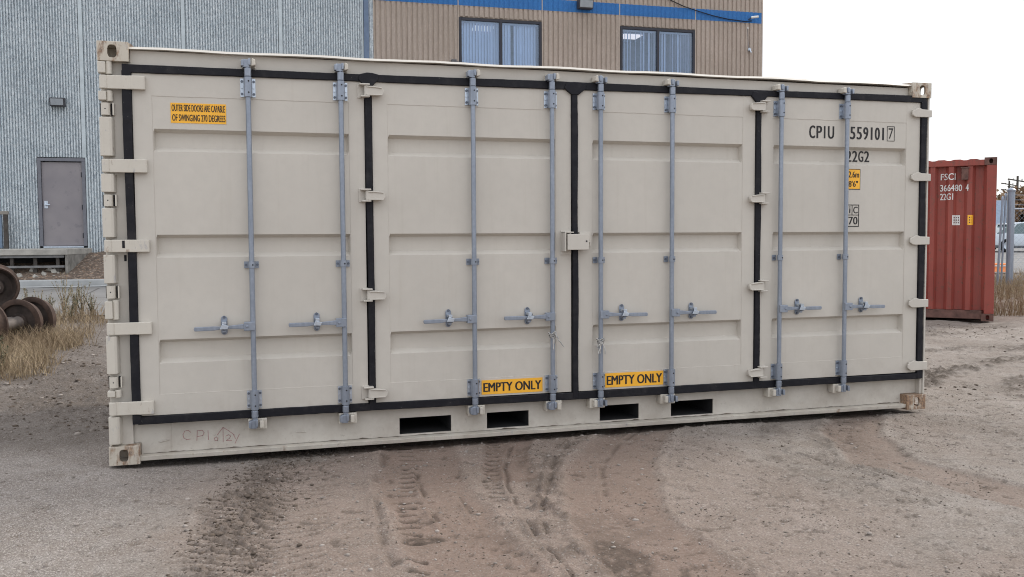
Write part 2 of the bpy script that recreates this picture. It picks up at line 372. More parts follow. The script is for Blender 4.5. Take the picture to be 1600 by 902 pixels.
    c = s.mix(s.ramp(sp, [(.56, 0), (.72, .6)]), c, (.47, .42, .38))
    vc = s.vor(70, out=1); vd = s.vor(70); pe = s.math('MULTIPLY', s.ramp(s.sep(vc)[0], [(.72, 0), (.74, 1)]), s.ramp(vd, [(.38, 1), (.46, 0)]))
    c = s.mix(s.math('MULTIPLY', pe, .5), c, s.mix(s.sep(vc)[1], (.16, .135, .115), (.45, .41, .37)))
    vc2 = s.vor(190, out=1); pg = s.math('MULTIPLY', s.math('ADD', a[2], .25), s.ramp(s.sep(vc2)[0], [(.55, 0), (.6, .7)]))
    c = s.mix(pg, c, s.mix(s.sep(vc2)[1], (.12, .10, .09), (.48, .44, .41)))
    c = s.mix(s.math('MULTIPLY', cmp_, .55), c, s.mix(s.ramp(s.noise(30, 4), [(.35, 0), (.65, 1)]), (.175, .122, .096), (.215, .155, .123)))
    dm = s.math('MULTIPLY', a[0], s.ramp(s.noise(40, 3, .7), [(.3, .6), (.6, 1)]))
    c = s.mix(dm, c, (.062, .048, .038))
    b = s.bump(s.noise(30, 6, .75), .9, .015); b = s.bump(pe, .5, .006, b); b = s.bump(s.noise(210, 2, .6), .6, .003, b)
    me.materials.append(s.fin(c, .93, 0, b, .2))
    o = bpy.data.objects.new('ground', me); COL.objects.link(o); tag(o, 'packed brown dirt yard with tyre tracks and gravel', kind='structure')
    return (xs, ys, z.reshape(ny, nx))
GX, GY, GZ = ground()
def gz(x, y):
    i = min(max(np.searchsorted(GX, x)-1, 0), len(GX)-2); j = min(max(np.searchsorted(GY, y)-1, 0), len(GY)-2)
    return float(GZ[j:j+2, i:i+2].mean())
def gzv(x, y):
    i = np.clip(np.searchsorted(GX, x)-1, 0, len(GX)-2); j = np.clip(np.searchsorted(GY, y)-1, 0, len(GY)-2)
    return (GZ[j, i]+GZ[j+1, i+1]+GZ[j+1, i]+GZ[j, i+1])/4

# ------------------------------------------------------------------ roads, kerb, bank
def sheet(name, x0, x1, y0, y1, nx, ny, dz, mat, label, fy=lambda x, y: 0, zf=None):
    X, Y = np.meshgrid(np.linspace(x0, x1, nx), np.linspace(y0, y1, ny)); X = X.ravel(); Y = Y.ravel(); Y = Y+fy(X, Y)
    Z = (zf(X, Y) if zf else terr(X, Y))+dz
    f = [(j*nx+i, j*nx+i+1, (j+1)*nx+i+1, (j+1)*nx+i) for j in range(ny-1) for i in range(nx-1)]
    b = MB(); b.add(list(zip(X, Y, Z)), f); o = b.build(name, mat, smooth=True); return tag(o, label, kind='structure')
def asphalt(name, c0, c1):
    s = N(name); n = s.noise(.7, 5); c = s.mix(s.ramp(n, [(.35, 0), (.65, 1)]), c0, c1)
    c = s.mix(s.ramp(s.noise(60, 3, .7), [(.35, .35), (.6, 0)]), c, tuple(v*.6 for v in c0))
    v = s.n('ShaderNodeTexVoronoi'); v.feature = 'DISTANCE_TO_EDGE'; v.inputs['Scale'].default_value = .45
    s.l(s.map((1, 1, 1), s.co), v.inputs[0]); c = s.mix(s.ramp(v.outputs[0], [(.004, .8), (.012, 0)]), c, (.06, .055, .05))
    return s.fin(c, .9, 0, s.bump(s.noise(80, 3), .4, .004))
M['road'] = asphalt('weathered_asphalt', (.17, .165, .16), (.225, .22, .215))
slope = lambda x, y: -.06*x
sheet('road', -60, 9.5, 9.6, 16.0, 90, 12, .012, M['road'], 'grey asphalt road along the kerb behind the container', lambda x, y: -.06*x+.1*np.sin(x*.9)*(y < 10))
sheet('road', 20.5, 140, 17, 47, 40, 20, .02, M['road'], 'pale asphalt road beyond the wire fence', lambda x, y: 0)
b = MB()
for i in range(40):                                   # kerb blocks with fine joints
    x0 = -42+i*1.5; x1 = x0+1.492; y0 = 16.0-.06*x0; y1 = 16.0-.06*x1; z = .355
    b.add([(x0, y0, z-.2), (x1, y1, z-.2), (x1, y1+.35, z-.2), (x0, y0+.35, z-.2), (x0, y0+.03, z+.15), (x1, y1+.03, z+.15), (x1, y1+.35, z+.15), (x0, y0+.35, z+.15)],
          [(0, 1, 5, 4), (4, 5, 6, 7), (1, 2, 6, 5), (0, 4, 7, 3), (2, 3, 7, 6)])
    b.add([(x0, y0-.4, z+.014), (x1, y1-.4, z+.014), (x1, y1-.002, z+.02), (x0, y0-.002, z+.02), ], [(0, 1, 2, 3)])
M['kerb'] = simple('kerb_concrete', (.36, .37, .37), .85, 0, .14, 3, .4, 60, .003)
tag(b.build('kerb', M['kerb'], bevel=.02), 'pale concrete kerb and gutter at the far side of the road', kind='structure')
def bankz(X, Y):
    t = np.clip((Y-(16.3-.06*X))/2.1, 0, 1)
    flat = .48+.62*t; return flat+(fbm(X, Y, 3, 3, 300)-.5)*.1*t
def bank_mat():
    s = N('leaf_littered_bank'); c = s.mix(s.ramp(s.noise(7, 6, .7), [(.35, 0), (.65, 1)]), (.085, .062, .048), (.2, .15, .115))
    v = s.vor(26, out=1); c = s.mix(s.ramp(s.sep(v)[0], [(.75, 0), (.78, .8)]), c, s.mix(s.sep(v)[1], (.3, .17, .09), (.42, .36, .3)))
    return s.fin(c, .95, 0, s.bump(s.noise(30, 5, .7), 1, .04))
sheet('bank', -40, 16.5, 16.34, 19.1, 240, 22, 0, bank_mat(), 'brown bank strewn with leaves between kerb and grey wall', lambda x, y: -.06*x*np.clip((19.1-y)/2.7, 0, 1), bankz)

# ------------------------------------------------------------------ grey ribbed building
WR = rad(-1.5)
def rib_mat(name, c0, c1, cd_, speck, bs):
    s = N(name); n = s.noise(.6, 4); c = s.mix(s.ramp(n, [(.35, 0), (.65, 1)]), c0, c1)
    v = s.vor(42, s.map((1, 1, .55)), out=1); c = s.mix(s.ramp(s.sep(v)[0], [(.55, 0), (.75, speck)]), c, cd_)
    c = s.mix(s.ramp(s.sep(v)[1], [(.7, 0), (.8, speck*.7)]), c, tuple(min(.8, q*1.45) for q in c1))
    st = s.noise(1, 4, .6, s.map((9, 9, .5))); c = s.mix(s.ramp(st, [(.5, 0), (.8, .3)]), c, cd_)
    return s.fin(c, .9, 0, s.bump(s.noise(70, 4, .7), bs, .01))
M['greyrib'] = rib_mat('grey_split_rib', (.52, .585, .62), (.64, .70, .73), (.24, .28, .33), .5, .8)
M['brownrib'] = rib_mat('brown_rib', (.345, .29, .245), (.42, .355, .305), (.26, .21, .175), .22, .4)
M['bluerib'] = rib_mat('blue_painted_rib', (.03, .14, .38), (.036, .165, .43), (.03, .11, .29), .3, .4)
M['brownflat'] = simple('brown_smooth_concrete', (.46, .39, .33), .9, 0, .1, 4, .3, 60)
M['greyflat'] = simple('grey_smooth_concrete', (.50, .56, .59), .9, 0, .12, 4, .3, 60)
def ribs(b, s0, s1, z0, z1, pitch, depth, prof, dz, jit, m=None, y0=0., seed=0):
    """prof: list of (fraction, depth fraction). open sheet, columns follow profile"""
    n = max(1, round((s1-s0)/pitch)); pitch = (s1-s0)/n; xs = []; ds = []
    for i in range(n):
        for fr, d in prof: xs.append(s0+(i+fr)*pitch); ds.append(d*depth)
    xs.append(s1); ds.append(prof[0][1]*depth); nz = max(2, int((z1-z0)/dz)+1)
    zs = np.linspace(z0, z1, nz); rs = np.random.RandomState(seed+5)
    D = np.array(ds)[None, :]+rs.uniform(-1, 1, (nz, len(xs)))*jit*(np.array(ds)[None, :] < depth*.6)
    XX = np.array(xs)[None, :]+rs.uniform(-1, 1, (nz, len(xs)))*jit*.35
    XX[:, 0] = s0; XX[:, -1] = s1
    vs = [(XX[j, i], y0+D[j, i], zs[j]) for j in range(nz) for i in range(len(xs))]; L = len(xs)
    b.add(vs, [(j*L+i, j*L+i+1, (j+1)*L+i+1, (j+1)*L+i) for j in range(nz-1) for i in range(L-1)], m)
wh = empty('grey_warehouse', (0, 18.6, 0), WR)
tag(wh, 'tall pale grey split ribbed concrete building with a single brown door', 'building')
b = MB(); P = [(0, 1), (.36, 1), (.46, .12), (.66, 0), (.92, .1)]
joints = [-7.78, -5.34, -2.86, -.48, 1.9]
edges = [-9.5]+joints+[3.98]
for i in range(len(edges)-1):
    a, c = edges[i]+(.06 if i else 0), edges[i+1]-(.06 if i < len(edges)-2 else 0)
    if a < -3.87 < c or a < -2.87 < c:                 # the door cuts into these two panels
        if i == 2: ribs(b, a, -3.93, .7, 8.6, .064, .055, P, .07, .008, seed=i); ribs(b, -3.93, c, 3.42, 8.6, .064, .055, P, .07, .008, seed=i+20)
    else: ribs(b, a, c, .7, 8.6, .064, .055, P, .07, .008, seed=i)
b.build('ribbed_wall', M['greyrib'], wh)
b = MB()
for j in joints:
    z0 = 3.42 if abs(j+2.86) < .1 else .7
    b.box(j-.045, j+.045, .012, .075, z0, 8.6)
b.box(-2.84, -2.80, .012, .05, .7, 3.42); b.box(-9.5, 3.98, .075, .3, .6, 1.2)
b.box(-9.5, -3.93, .075, .3, 1.2, 8.6); b.box(-3.93, -2.84, .075, .3, 3.42, 8.6); b.box(-2.84, 3.98, .075, .3, 1.2, 8.6)
b.box(3.98, 4.02, -.02, .3, .6, 8.6)
b.build('panel_joint', M['greyflat'], wh)
b = MB(); b.box(-24, -9.5, .02, 10, .5, 8.6); b.box(-9.5, 4.0, .3, 10, .5, 8.55); b.build('shell', M['greyflat'], wh)
def doormat():
    s = N('taupe_door_paint'); c = s.mix(s.ramp(s.noise(1.5, 3), [(.3, 0), (.7, 1)]), (.215, .2, .215), (.265, .245, .255))
    z = s.sepxyz(); blot = s.noise(5, 5, .65)
    c = s.mix(s.ramp(blot, [(.6, 0), (.7, .4)]), c, (.12, .115, .14))
    return s.fin(c, .6, 0, s.bump(s.noise(2, 3), .2, .01))
b = MB(); b.box(-3.84, -2.93, .05, .09, 1.25, 3.3); d = b.build('door', doormat(), wh, .004)
b = MB(); b.box(-3.80, -3.72, .038, .049, 2.17, 2.35); b.lathe([(0, -.07), (.03, -.065), (.032, -.03), (.012, -.02), (.03, -.002), (.03, 0)], (-3.76, .05, 2.26), (0, 1, 0), 12)
b.tube([(-3.76, -.01, 2.26), (-3.66, -.02, 2.255)], .012, 8); b.build('handle', M['zinc'], d, smooth=True)
for z in (1.5, 2.2, 3.0): b = MB(); b.box(-2.955, -2.925, .035, .049, z-.06, z+.06); b.build('hinge', M['frame'], d)
b = MB(); b.box(-3.92, -3.845, -.005, .1, 1.24, 3.32); b.box(-2.925, -2.85, -.005, .1, 1.24, 3.32); b.box(-3.92, -2.85, -.005, .1, 3.322, 3.4)
b.build('door_frame', simple('grey_door_frame', (.15, .155, .18), .6), wh, .004)
b = MB(); b.box(-3.84, -2.93, -.01, .1, 1.2, 1.238); b.build('threshold', M['zinc'], wh, .003)
# downspout at the end of the grey building
b = MB(); b.box(4.03, 4.16, -.07, .05, .6, 8.6); 
b.build('downspout', simple('blue_grey_downspout', (.12, .17, .26), .45, .2), wh, .012)
b = MB(); ribs(b, 4.17, 4.27, .7, 8.6, .05, .02, P, .07, .008, seed=77); b.box(4.02, 4.3, .03, .3, .6, 8.6); b.build('corner_strip', M['greyrib'], wh)

# ------------------------------------------------------------------ brown office building
ob = empty('office_building', (0, 18.6, 0), WR)
tag(ob, 'brown ribbed concrete office building with a blue painted band and upper windows', 'building')
PB = [(0, 1), (.24, 1), (.30, .12), (.5, 0), (.8, .0), (.94, .12)]
W1 = (6.6, 8.94, 5.2, 7.36); W2 = (11.28, 13.6, 5.2, 7.37)
bj = [4.3, 6.58, 8.96, 11.26, 13.62, 15.78]; b = MB(); bb = MB(); g = MB()
S0, S1 = 7.68, 8.0
for i in range(5):
    a, c = bj[i]+.012, bj[i+1]-.012
    if i in (1, 3):
        ribs(b, a, c, 7.4, S0, .138, .055, PB, .12, .003, seed=i); ribs(b, a, c, .7, 5.16, .138, .055, PB, .4, .003, seed=i)
    else: ribs(b, a, c, .7, S0, .138, .055, PB, .12, .003, seed=i)
    ribs(b, a, c, S1, 9.4, .138, .055, PB, .12, .003, seed=i+9)
    ribs(bb, a, c, S0+.003, S1-.003, .138, .012, PB, .1, .003, seed=i)
for j in bj[:-1]: g.box(j-.012, j+.012, .006, .05, .7, 9.4)
for z in (S0, S1): g.box(4.3, 15.78, .012, .04, z-.003, z+.003)
# backing with window holes
for (x0, x1, z0, z1) in ((4.3, 6.6, .6, 9.4), (8.94, 11.28, .6, 9.4), (13.6, 15.78, .6, 9.4), (6.6, 8.94, 7.38, 9.4), (6.6, 8.94, .6, 5.18), (11.28, 13.6, 7.39, 9.4), (11.28, 13.6, .6, 5.18)):
    g.box(x0, x1, .04, .3, z0, z1)
g.box(15.76, 15.8, -.005, 12, .6, 9.4); g.box(4.3, 15.78, 3.2, 12, .6, 9.4); g.box(4.3, 15.76, .3, 3.2, .6, 5.1); g.box(4.3, 15.76, .3, 3.2, 7.75, 9.4); g.box(4.3, 4.4, .3, 3.2, 5.1, 7.75)
b.build('ribbed_wall', M['brownrib'], ob); bb.build('blue_band', M['bluerib'], ob); g.build('wall_core', M['brownflat'], ob)
def glass():
    s = N('tinted_window_glass'); s.t.nodes.remove(s.p)
    tr = s.n('ShaderNodeBsdfTransparent'); tr.inputs[0].default_value = (.86, .92, 1.0, 1)
    gl = s.n('ShaderNodeBsdfGlossy'); gl.inputs['Roughness'].default_value = .03; gl.inputs[0].default_value = (.8, .9, 1, 1)
    fr = s.n('ShaderNodeFresnel'); fr.inputs[0].default_value = 1.45; mx = s.n('ShaderNodeMixShader')
    s.l(s.math('ADD', s.math('MULTIPLY', fr.outputs[0], 1.1), .05), mx.inputs[0]); s.l(tr.outputs[0], mx.inputs[1]); s.l(gl.outputs[0], mx.inputs[2]); s.l(mx.outputs[0], s.out.inputs[0])
    return s.m
M['glass'] = glass()
M['blind'] = simple('pale_blind_vane', (.78, .84, .92), .6, 0, .05, 3)
M['room'] = simple('office_interior', (.35, .42, .55), .9)
em = N('lit_ceiling_panel'); em.fin((.9, .85, .8), .5); em.p.inputs['Emission Color'].default_value = (1, .86, .78, 1); em.p.inputs['Emission Strength'].default_value = .9
for wi, (x0, x1, z0, z1) in enumerate((W1, W2)):
    wn = MB(); t = .07; xm = (x0+x1)/2
    wn.box(x0, x0+t, -.01, .09, z0, z1); wn.box(x1-t, x1, -.01, .09, z0, z1); wn.box(x0+t, x1-t, -.008, .09, z1-t, z1); wn.box(x0+t, x1-t, -.008, .09, z0, z0+t); wn.box(xm-.04, xm+.04, -.012, .09, z0+t, z1-t)
    fo = wn.build('window_frame', M['frame'], ob, .006)
    p_ = MB(); p_.box(x0+t, xm-.04, .03, .036, z0+t, z1-t); p_.box(xm+.04, x1-t, .03, .036, z0+t, z1-t); p_.build('pane', M['glass'], fo)
    bl = MB(); rr = random.Random(wi); x = x0+.12
    while x < x1-.1:
        if wi == 0: ang = rad(rr.uniform(12, 30))
        else: ang = rad(rr.uniform(30, 62))
        if rr.random() > (.02 if wi == 0 else .1):
            dx, dy = .045*math.cos(ang), .045*math.sin(ang)
            bl.add([(x-dx, .17-dy, z0+.02), (x+dx, .17+dy, z0+.02), (x+dx, .17+dy, z1-.1), (x-dx, .17-dy, z1-.1), (x, .16, z0+.02), (x, .16, z1-.1)], [(0, 4, 5, 3), (4, 1, 2, 5)])
        x += .083
    bl.box(x0+.05, x1-.05, .13, .2, z1-.1, z1-.03)
    bl.build('vertical_blind', M['blind'], fo)
    rm = MB(); rm.box(x0-.1, x1+.1, .29, 3.1, 5.12, 5.16); rm.box(x0-.1, x1+.1, 3.02, 3.1, 5.16, 7.6); rm.box(x0-.1, x0-.05, .29, 3.02, 5.16, 7.6); rm.box(x1+.05, x1+.1, .29, 3.02, 5.16, 7.6); rm.box(x0-.1, x1+.1, .29, 3.02, 7.6, 7.65)
    rm.build('room', M['room'], ob)
    for (cx, cy) in ((x0+.65, .95), (x0+1.75, .95), (x0+1.15, 2.1)): lp = MB(); lp.box(cx-.3, cx+.3, cy-.28, cy+.28, 7.56, 7.59); lp.build('ceiling_panel', em.m, ob)

def wall_obj(name, label, cat, fn, mat, bevel=.006):
    b_ = MB(); fn(b_); o = b_.build(name, mat, bevel=bevel); o.location = (0, 18.6, 0); o.rotation_euler = (0, 0, WR); return tag(o, label, cat)
def lamp1(x, z, wd, h, dp, name, label):
    e = empty(name, (x*math.cos(WR), 18.6+x*math.sin(WR), z), WR); tag(e, label, 'wall lamp')
    q = MB(); q.prism([(-.01, 0), (-.01, h), (-dp*.55, h), (-dp, h*.9), (-dp*.8, .0)], -wd/2, wd/2, axis='x'); q.build('housing', simple(name+'_bronze', (.045, .043, .05), .5), e, .008)
    q = MB(); q.add([(-wd/2+.025, -dp*.985-.012, h*.82), (wd/2-.025, -dp*.985-.012, h*.82), (wd/2-.025, -dp*.83-.012, h*.1), (-wd/2+.025, -dp*.83-.012, h*.1),
                     (-wd/2+.025, -dp*.985+.01, h*.82), (wd/2-.025, -dp*.985+.01, h*.82), (wd/2-.025, -dp*.83+.01, h*.1), (-wd/2+.025, -dp*.83+.01, h*.1)], [(0, 3, 2, 1), (0, 1, 5, 4), (1, 2, 6, 5), (2, 3, 7, 6), (3, 0, 4, 7)])
    q.build('lens', simple(name+'_lens', (.30, .33, .36), .25, 0, .1), e)
lamp1(-3.4, 4.64, .33, .21, .2, 'wall_lamp', 'small dark wall lamp above the brown door on the grey building')
lamp1(10.18, 7.76, .42, .26, .24, 'flood_lamp', 'grey box floodlight mounted on the blue band of the brown building')
def cable(b_):
    pts = [(12.4, -.03, 8.38), (12.77, -.03, 8.2), (13.2, -.035, 8.04), (13.68, -.035, 7.92), (14.15, -.03, 7.82), (14.61, -.03, 7.75), (15.2, -.03, 7.71), (15.42, -.03, 7.74)]
    b_.tube(pts, .014, 6)
wall_obj('wall_cable', 'black cable drooping across the blue band at the top right', 'cable', cable, M['rubber'], 0)
def camr(b_):
    b_.tube([(15.33, .0, 7.78), (15.36, -.1, 7.8)], .02, 8, M['bolt']); b_.tube([(15.36, -.1, 7.82), (15.56, -.16, 7.84)], .035, 10, M['white'])
wall_obj('security_camera', 'small white camera on the blue band near the corner of the brown building', 'camera', camr, M['white'], 0)
def tapf(b_):
    b_.tube([(15.3, -.01, 7.56), (15.3, -.02, 7.5)], .015, 8, M['white']); b_.tube([(15.34, 0, 6.86), (15.34, -.08, 6.88), (15.37, -.1, 6.8)], .02, 8, M['zinc'])
    b_.lathe([(.0, -.02), (.05, -.02), (.05, 0), (0, 0)], (15.34, -.04, 6.9), (0, 1, .1), 10, M['zinc']); b_.tube([(15.3, -.012, 7.5), (15.31, -.012, 7.2), (15.33, -.012, 6.95)], .006, 6, M['bolt'])
wall_obj('wall_fitting', 'tiny silver fitting hanging below the camera on the brown wall', 'fitting', tapf, M['zinc'], 0)
def armf(b_):
    b_.box(6.36, 6.5, -.14, -.0, 6.1, 6.2); b_.prism([(6.5, 6.16), (6.78, 6.13), (7.15, 6.08), (7.15, 6.05), (6.5, 6.06)], -.1, -.02)
wall_obj('bracket_arm', 'grey metal bracket arm below the left upper window just above the container', 'bracket', armf, simple('grey_bracket', (.1, .1, .11), .5, .3))

# ------------------------------------------------------------------ stoop and guard rail
st = empty('concrete_stoop', (-4.0, 17.6, .45)); tag(st, 'low concrete stoop with dark open underside below the brown door', 'stoop')
X0, X1, XR = -5.9, -3.02, -2.74; YF, YB = 16.95, 18.66; o_ = (-4.0, 17.6, .45)
def loc(b_):
    b_.v = [(x-o_[0], y-o_[1], z-o_[2]) for x, y, z in b_.v]; return b_
b = MB(); b.prism([(X0, YF), (X1, YF), (XR, YB), (X0, YB)], 1.05, 1.19, axis='z'); loc(b).build('slab', M['concrete'], st, .012)
b = MB(); b.add([(X1-.06, YF+.03, .45), (X1, YF+.03, .45), (XR, YB, .45), (XR-.06, YB, .45), (X1-.06, YF+.03, 1.048), (X1, YF+.03, 1.048), (XR, YB, 1.048), (XR-.06, YB, 1.048)], [(0, 1, 5, 4), (1, 2, 6, 5), (2, 3, 7, 6), (3, 0, 4, 7), (0, 3, 2, 1), (4, 5, 6, 7)])
loc(b).build('side_wall', M['stoopside'], st, .006)
b = MB(); b.box(X0, X1-.08, YF+.06, YF+.1, .76, .81); b.box(X0, X1-.08, YF+.05, YF+.11, .99, 1.045)
loc(b).build('rail', simple('grey_steel', (.2, .2, .2), .7, 0, .2), st)
for x in (-5.7, -5.1, -4.72, -4.2, -3.72, -3.25):
    b = MB(); b.box(x-.035, x+.035, YF+.12, YF+.2, .4, 1.04); loc(b).build('post', M['darkwood'], st)
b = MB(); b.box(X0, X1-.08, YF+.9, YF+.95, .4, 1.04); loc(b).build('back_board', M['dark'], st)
b = MB(); rr = random.Random(3)
for i in range(34):
    x = rr.uniform(-5.6, -3.1); y = rr.uniform(16.78, 17.25); s_ = rr.uniform(.02, .06); z = .5+(y-16.6)*.28
    b.box(x-s_, x+s_, y-s_, y+s_, z-.03, z+s_*rr.uniform(.5, 1.5), rot=Matrix.Rotation(rr.uniform(0, 3), 3, (rr.random(), rr.random(), 1)))
tag(b.build('rubble', M['concrete'], None, .01), 'pale broken stones lying under the front of the stoop', 'rubble', kind='stuff')
gr = empty('guard_rail', (-4.66, 18.45, 1.19)); tag(gr, 'low weathered wooden railing with blue slats on the stoop, cut by the left edge', 'railing')
b = MB(); b.box(.02, .11, -.05, .05, 0, .82); b.build('post', M['darkwood'], gr, .005)
b = MB(); b.box(-1.2, .13, -.06, .06, .82, .9); b.build('top_rail', simple('pale_wood', (.26, .24, .21), .85), gr, .005)
b = MB()
for i in range(15): b.box(-1.2+i*.08, -1.14+i*.08, -.02, .02, .02, .8)
b.build('slat', simple('blue_slat', (.16, .22, .3), .7), gr)

# ------------------------------------------------------------------ railway wheelsets
def rustm():
    s = N('rusted_iron'); n = s.noise(6, 6, .65); c = s.mix(s.ramp(n, [(.35, 0), (.65, 1)]), (.045, .03, .024), (.15, .075, .045))
    c = s.mix(s.ramp(s.noise(25, 4), [(.55, 0), (.7, .6)]), c, (.3, .16, .09)); return s.fin(c, .8, .1, s.bump(s.noise(40, 4), .6, .01))
M['rust'] = rustm()
M['rustedge'] = simple('bright_rust_rim', (.065, .04, .03), .8, .15, .45, 12)
M['rustdark'] = simple('dark_iron', (.045, .033, .028), .8, .1, .6, 7)
M['axle'] = simple('grey_axle', (.17, .145, .13), .7, .2, .5, 6)
def wheelset(loc_, az, tilt, label, gauge=.95, R=.262):
    e = empty('railway_wheelset', loc_, 0); tag(e, label, 'wheelset', 'rusty railway wheelsets piled at the left edge')
    ax = Vector((math.sin(az)*math.cos(tilt), math.cos(az)*math.cos(tilt), math.sin(tilt)))
    b_ = MB(); b_.lathe([(0, -.12), (.045, -.12), (.055, 0), (.08, .02), (.07, .12), (.065, gauge/2), (.07, gauge-.12), (.08, gauge-.02), (.055, gauge), (.045, gauge+.12), (0, gauge+.12)], (0, 0, 0), ax, 20)
    b_.build('axle', M['axle'], e, smooth=True)
    for t, sgn in ((0, 1), (gauge, -1)):
        b_ = MB()   # rim with tread and flange, open bowl face
        pr = [(R*.87, -.05), (R*.93, -.055), (R*.945, -.045), (R*.965, .03), (R*1.0, .045), (R*1.08, .055), (R*1.09, .075), (R*1.0, .085), (R*.84, .08)]
        b_.lathe([(r, t+sgn*q) for r, q in pr], (0, 0, 0), ax, 40); wo_ = b_.build('wheel', M['rustedge'], e, smooth=True)
        b_ = MB(); pl = [(.05, -.06), (.085, -.055), (.095, -.01), (R*.45, .028), (R*.72, .03), (R*.865, -.035), (R*.865, .05), (R*.7, .05), (R*.4, .045), (.1, .07), (.075, .07)]
        b_.lathe([(r, t+sgn*q) for r, q in pl], (0, 0, 0), ax, 40); b_.build('wheel_plate', M['rustdark'], wo_, smooth=True)
    return e
wheelset((-1.79, 6.35, .40), rad(-160), rad(-3), 'rusty railway wheelset lying lowest in the weeds, its grey axle running toward the left edge')
wheelset((-1.70, 6.72, .40), rad(-155), rad(0), 'rusty railway wheelset mostly hidden behind the lowest one in the weeds')
wheelset((-2.09, 6.45, .82), rad(-20), rad(2), 'rusty railway wheelset resting on top of the pile with its round face toward the yard')
wheelset((-2.62, 5.9, .33), rad(-150), rad(0), 'rusty railway wheelset cut off by the left edge of the view, low in the pile')

# ------------------------------------------------------------------ beige shipping container
C = empty('shipping_container', (0, 0, 0)); tag(C, 'beige side opening shipping container with four double doors and black seals', 'shipping container')
D, RP = .02, .08            # door face plane, bottom rail plane
L, W_, H = 6.058, 2.438, 2.591
def hole_plate(b_, P0, U, V, Nn, w_, h_, cx, cz, rx, rz, th, m=None):
    """plate w x h at P0 along U,V, thickness th along N with an oblong hole"""
    P0, U, V, Nn = map(Vector, (P0, U, V, Nn)); K = 32; inn = []; out = []
    for k in range(K):
        a = 2*math.pi*k/K; c_, s_ = math.cos(a), math.sin(a)
        q = (abs(c_)**3+abs(s_)**3)**(-1/3.); inn.append((cx+rx*c_*q, cz+rz*s_*q))
        t = min((w_-cx)/c_ if c_ > 1e-6 else 1e9, -cx/c_ if c_ < -1e-6 else 1e9, (h_-cz)/s_ if s_ > 1e-6 else 1e9, -cz/s_ if s_ < -1e-6 else 1e9); out.append((cx+t*c_, cz+t*s_))
    for X_, Z_ in ((0, 0), (w_, 0), (w_, h_), (0, h_)):
        a = math.atan2(Z_-cz, X_-cx) % (2*math.pi); out[round(a/(2*math.pi)*K) % K] = (X_, Z_)
    vs = []
    for off in (0, th):
        for (a, c_) in inn: vs.append(P0+U*a+V*c_+Nn*off)
        for (a, c_) in out: vs.append(P0+U*a+V*c_+Nn*off)
    fs = []
    for k in range(K):
        j = (k+1) % K; fs += [(k, j, K+j, K+k), (2*K+k, 3*K+k, 3*K+j, 2*K+j), (k, 2*K+k, 2*K+j, j), (K+k, K+j, 3*K+j, 3*K+k)]
    b_.add(vs, fs, m)
def casting(x, sx, y, sy, z, sz, mat, parent, full=True):
    """outer corner at (x,y,z); box goes inward by sx,sy,sz signs"""
    a, d_, h_ = .178, .162, .118; b_ = MB(); t = .018
    hole_plate(b_, (x, y, z), (sx, 0, 0), (0, 0, sz), (0, sy, 0), a, h_, a/2-.004, h_/2, .026, .038, t)
    hole_plate(b_, (x, y+sy*t, z), (0, sy, 0), (0, 0, sz), (sx, 0, 0), d_-t, h_, (d_-t)/2, h_/2, .03, .038, t)
    b_.box(*sorted((x+sx*(a-.012), x+sx*a)), *sorted((y+sy*t, y+sy*d_)), *sorted((z, z+sz*h_)))
    b_.box(*sorted((x+sx*t, x+sx*(a-.012))), *sorted((y+sy*t, y+sy*d_)), *sorted((z, z+sz*.014)))
    b_.box(*sorted((x+sx*t, x+sx*(a-.012))), *sorted((y+sy*t, y+sy*d_)), *sorted((z+sz*(h_-.012), z+sz*h_)))
    b_.box(*sorted((x+sx*t, x+sx*(a-.012))), *sorted((y+sy*(d_-.012), y+sy*d_)), *sorted((z+sz*.014, z+sz*(h_-.012))))
    return b_.build('corner_casting', mat, parent, .003)
casting(0, 1, 0, 1, H, -1, M['creamrusty2'], C); casting(0, 1, 0, 1, 0, 1, M['creamrusty2'], C)
casting(L, -1, 0, 1, H, -1, M['creamrusty2'], C); o = casting(L, -1, 0, 1, 0, 1, M['creamrust'], C); o['label'] = 'rust covered lower right corner casting'
for xx, s_ in ((0, 1), (L, -1)):
    casting(xx, s_, W_, -1, H, -1, M['cream'], C); casting(xx, s_, W_, -1, 0, 1, M['cream'], C)
# top rail, lip, bottom rail with fork pockets, posts
b = MB(); b.box(.18, L-.18, .05, .12, 2.40, 2.552); b.box(.139, .18, .052, .12, 2.40, 2.473); b.box(L-.18, 6.04, .052, .12, 2.40, 2.473); b.build('top_rail', M['cream'], C, .003)
b = MB()
n = 60; vs = []                                       # lip is slightly wavy
for i in range(n+1):
    x = .175+(L-.35)*i/n; zz = 2.553+.003*math.sin(i*.7)+random.uniform(-.001, .001)+.012*i/n; yy = .012+.003*math.sin(i*.33+1)
    vs += [(x, yy, zz), (x, yy+.016, zz+.016), (x, .2, zz+.016), (x, .2, zz)]
b.add(vs, [(4*i+k, 4*i+(k+1) % 4, 4*i+4+(k+1) % 4, 4*i+4+k) for i in range(n) for k in range(4)]); b.build('top_lip', M['cream'], C)
for s_, x in ((1, .1785), (-1, L-.1785)):
    b = MB(); b.prism([(x, 2.5665), (x+s_*.004, 2.591), (x+s_*(.03 if s_ > 0 else .17), 2.5685)], .03, .16); b.build('gusset', M['creamrusty2'], C)
b = MB(); pk = [(1.815, 2.175), (2.43, 2.737), (3.277, 3.586), (3.845, 4.195)]; zl, zh = .060, .172
xs_ = [.18]+[v for p in pk for v in p]+[L-.18]
for i in range(0, len(xs_), 2): b.box(xs_[i], xs_[i+1], RP, RP+.012, zl, zh)
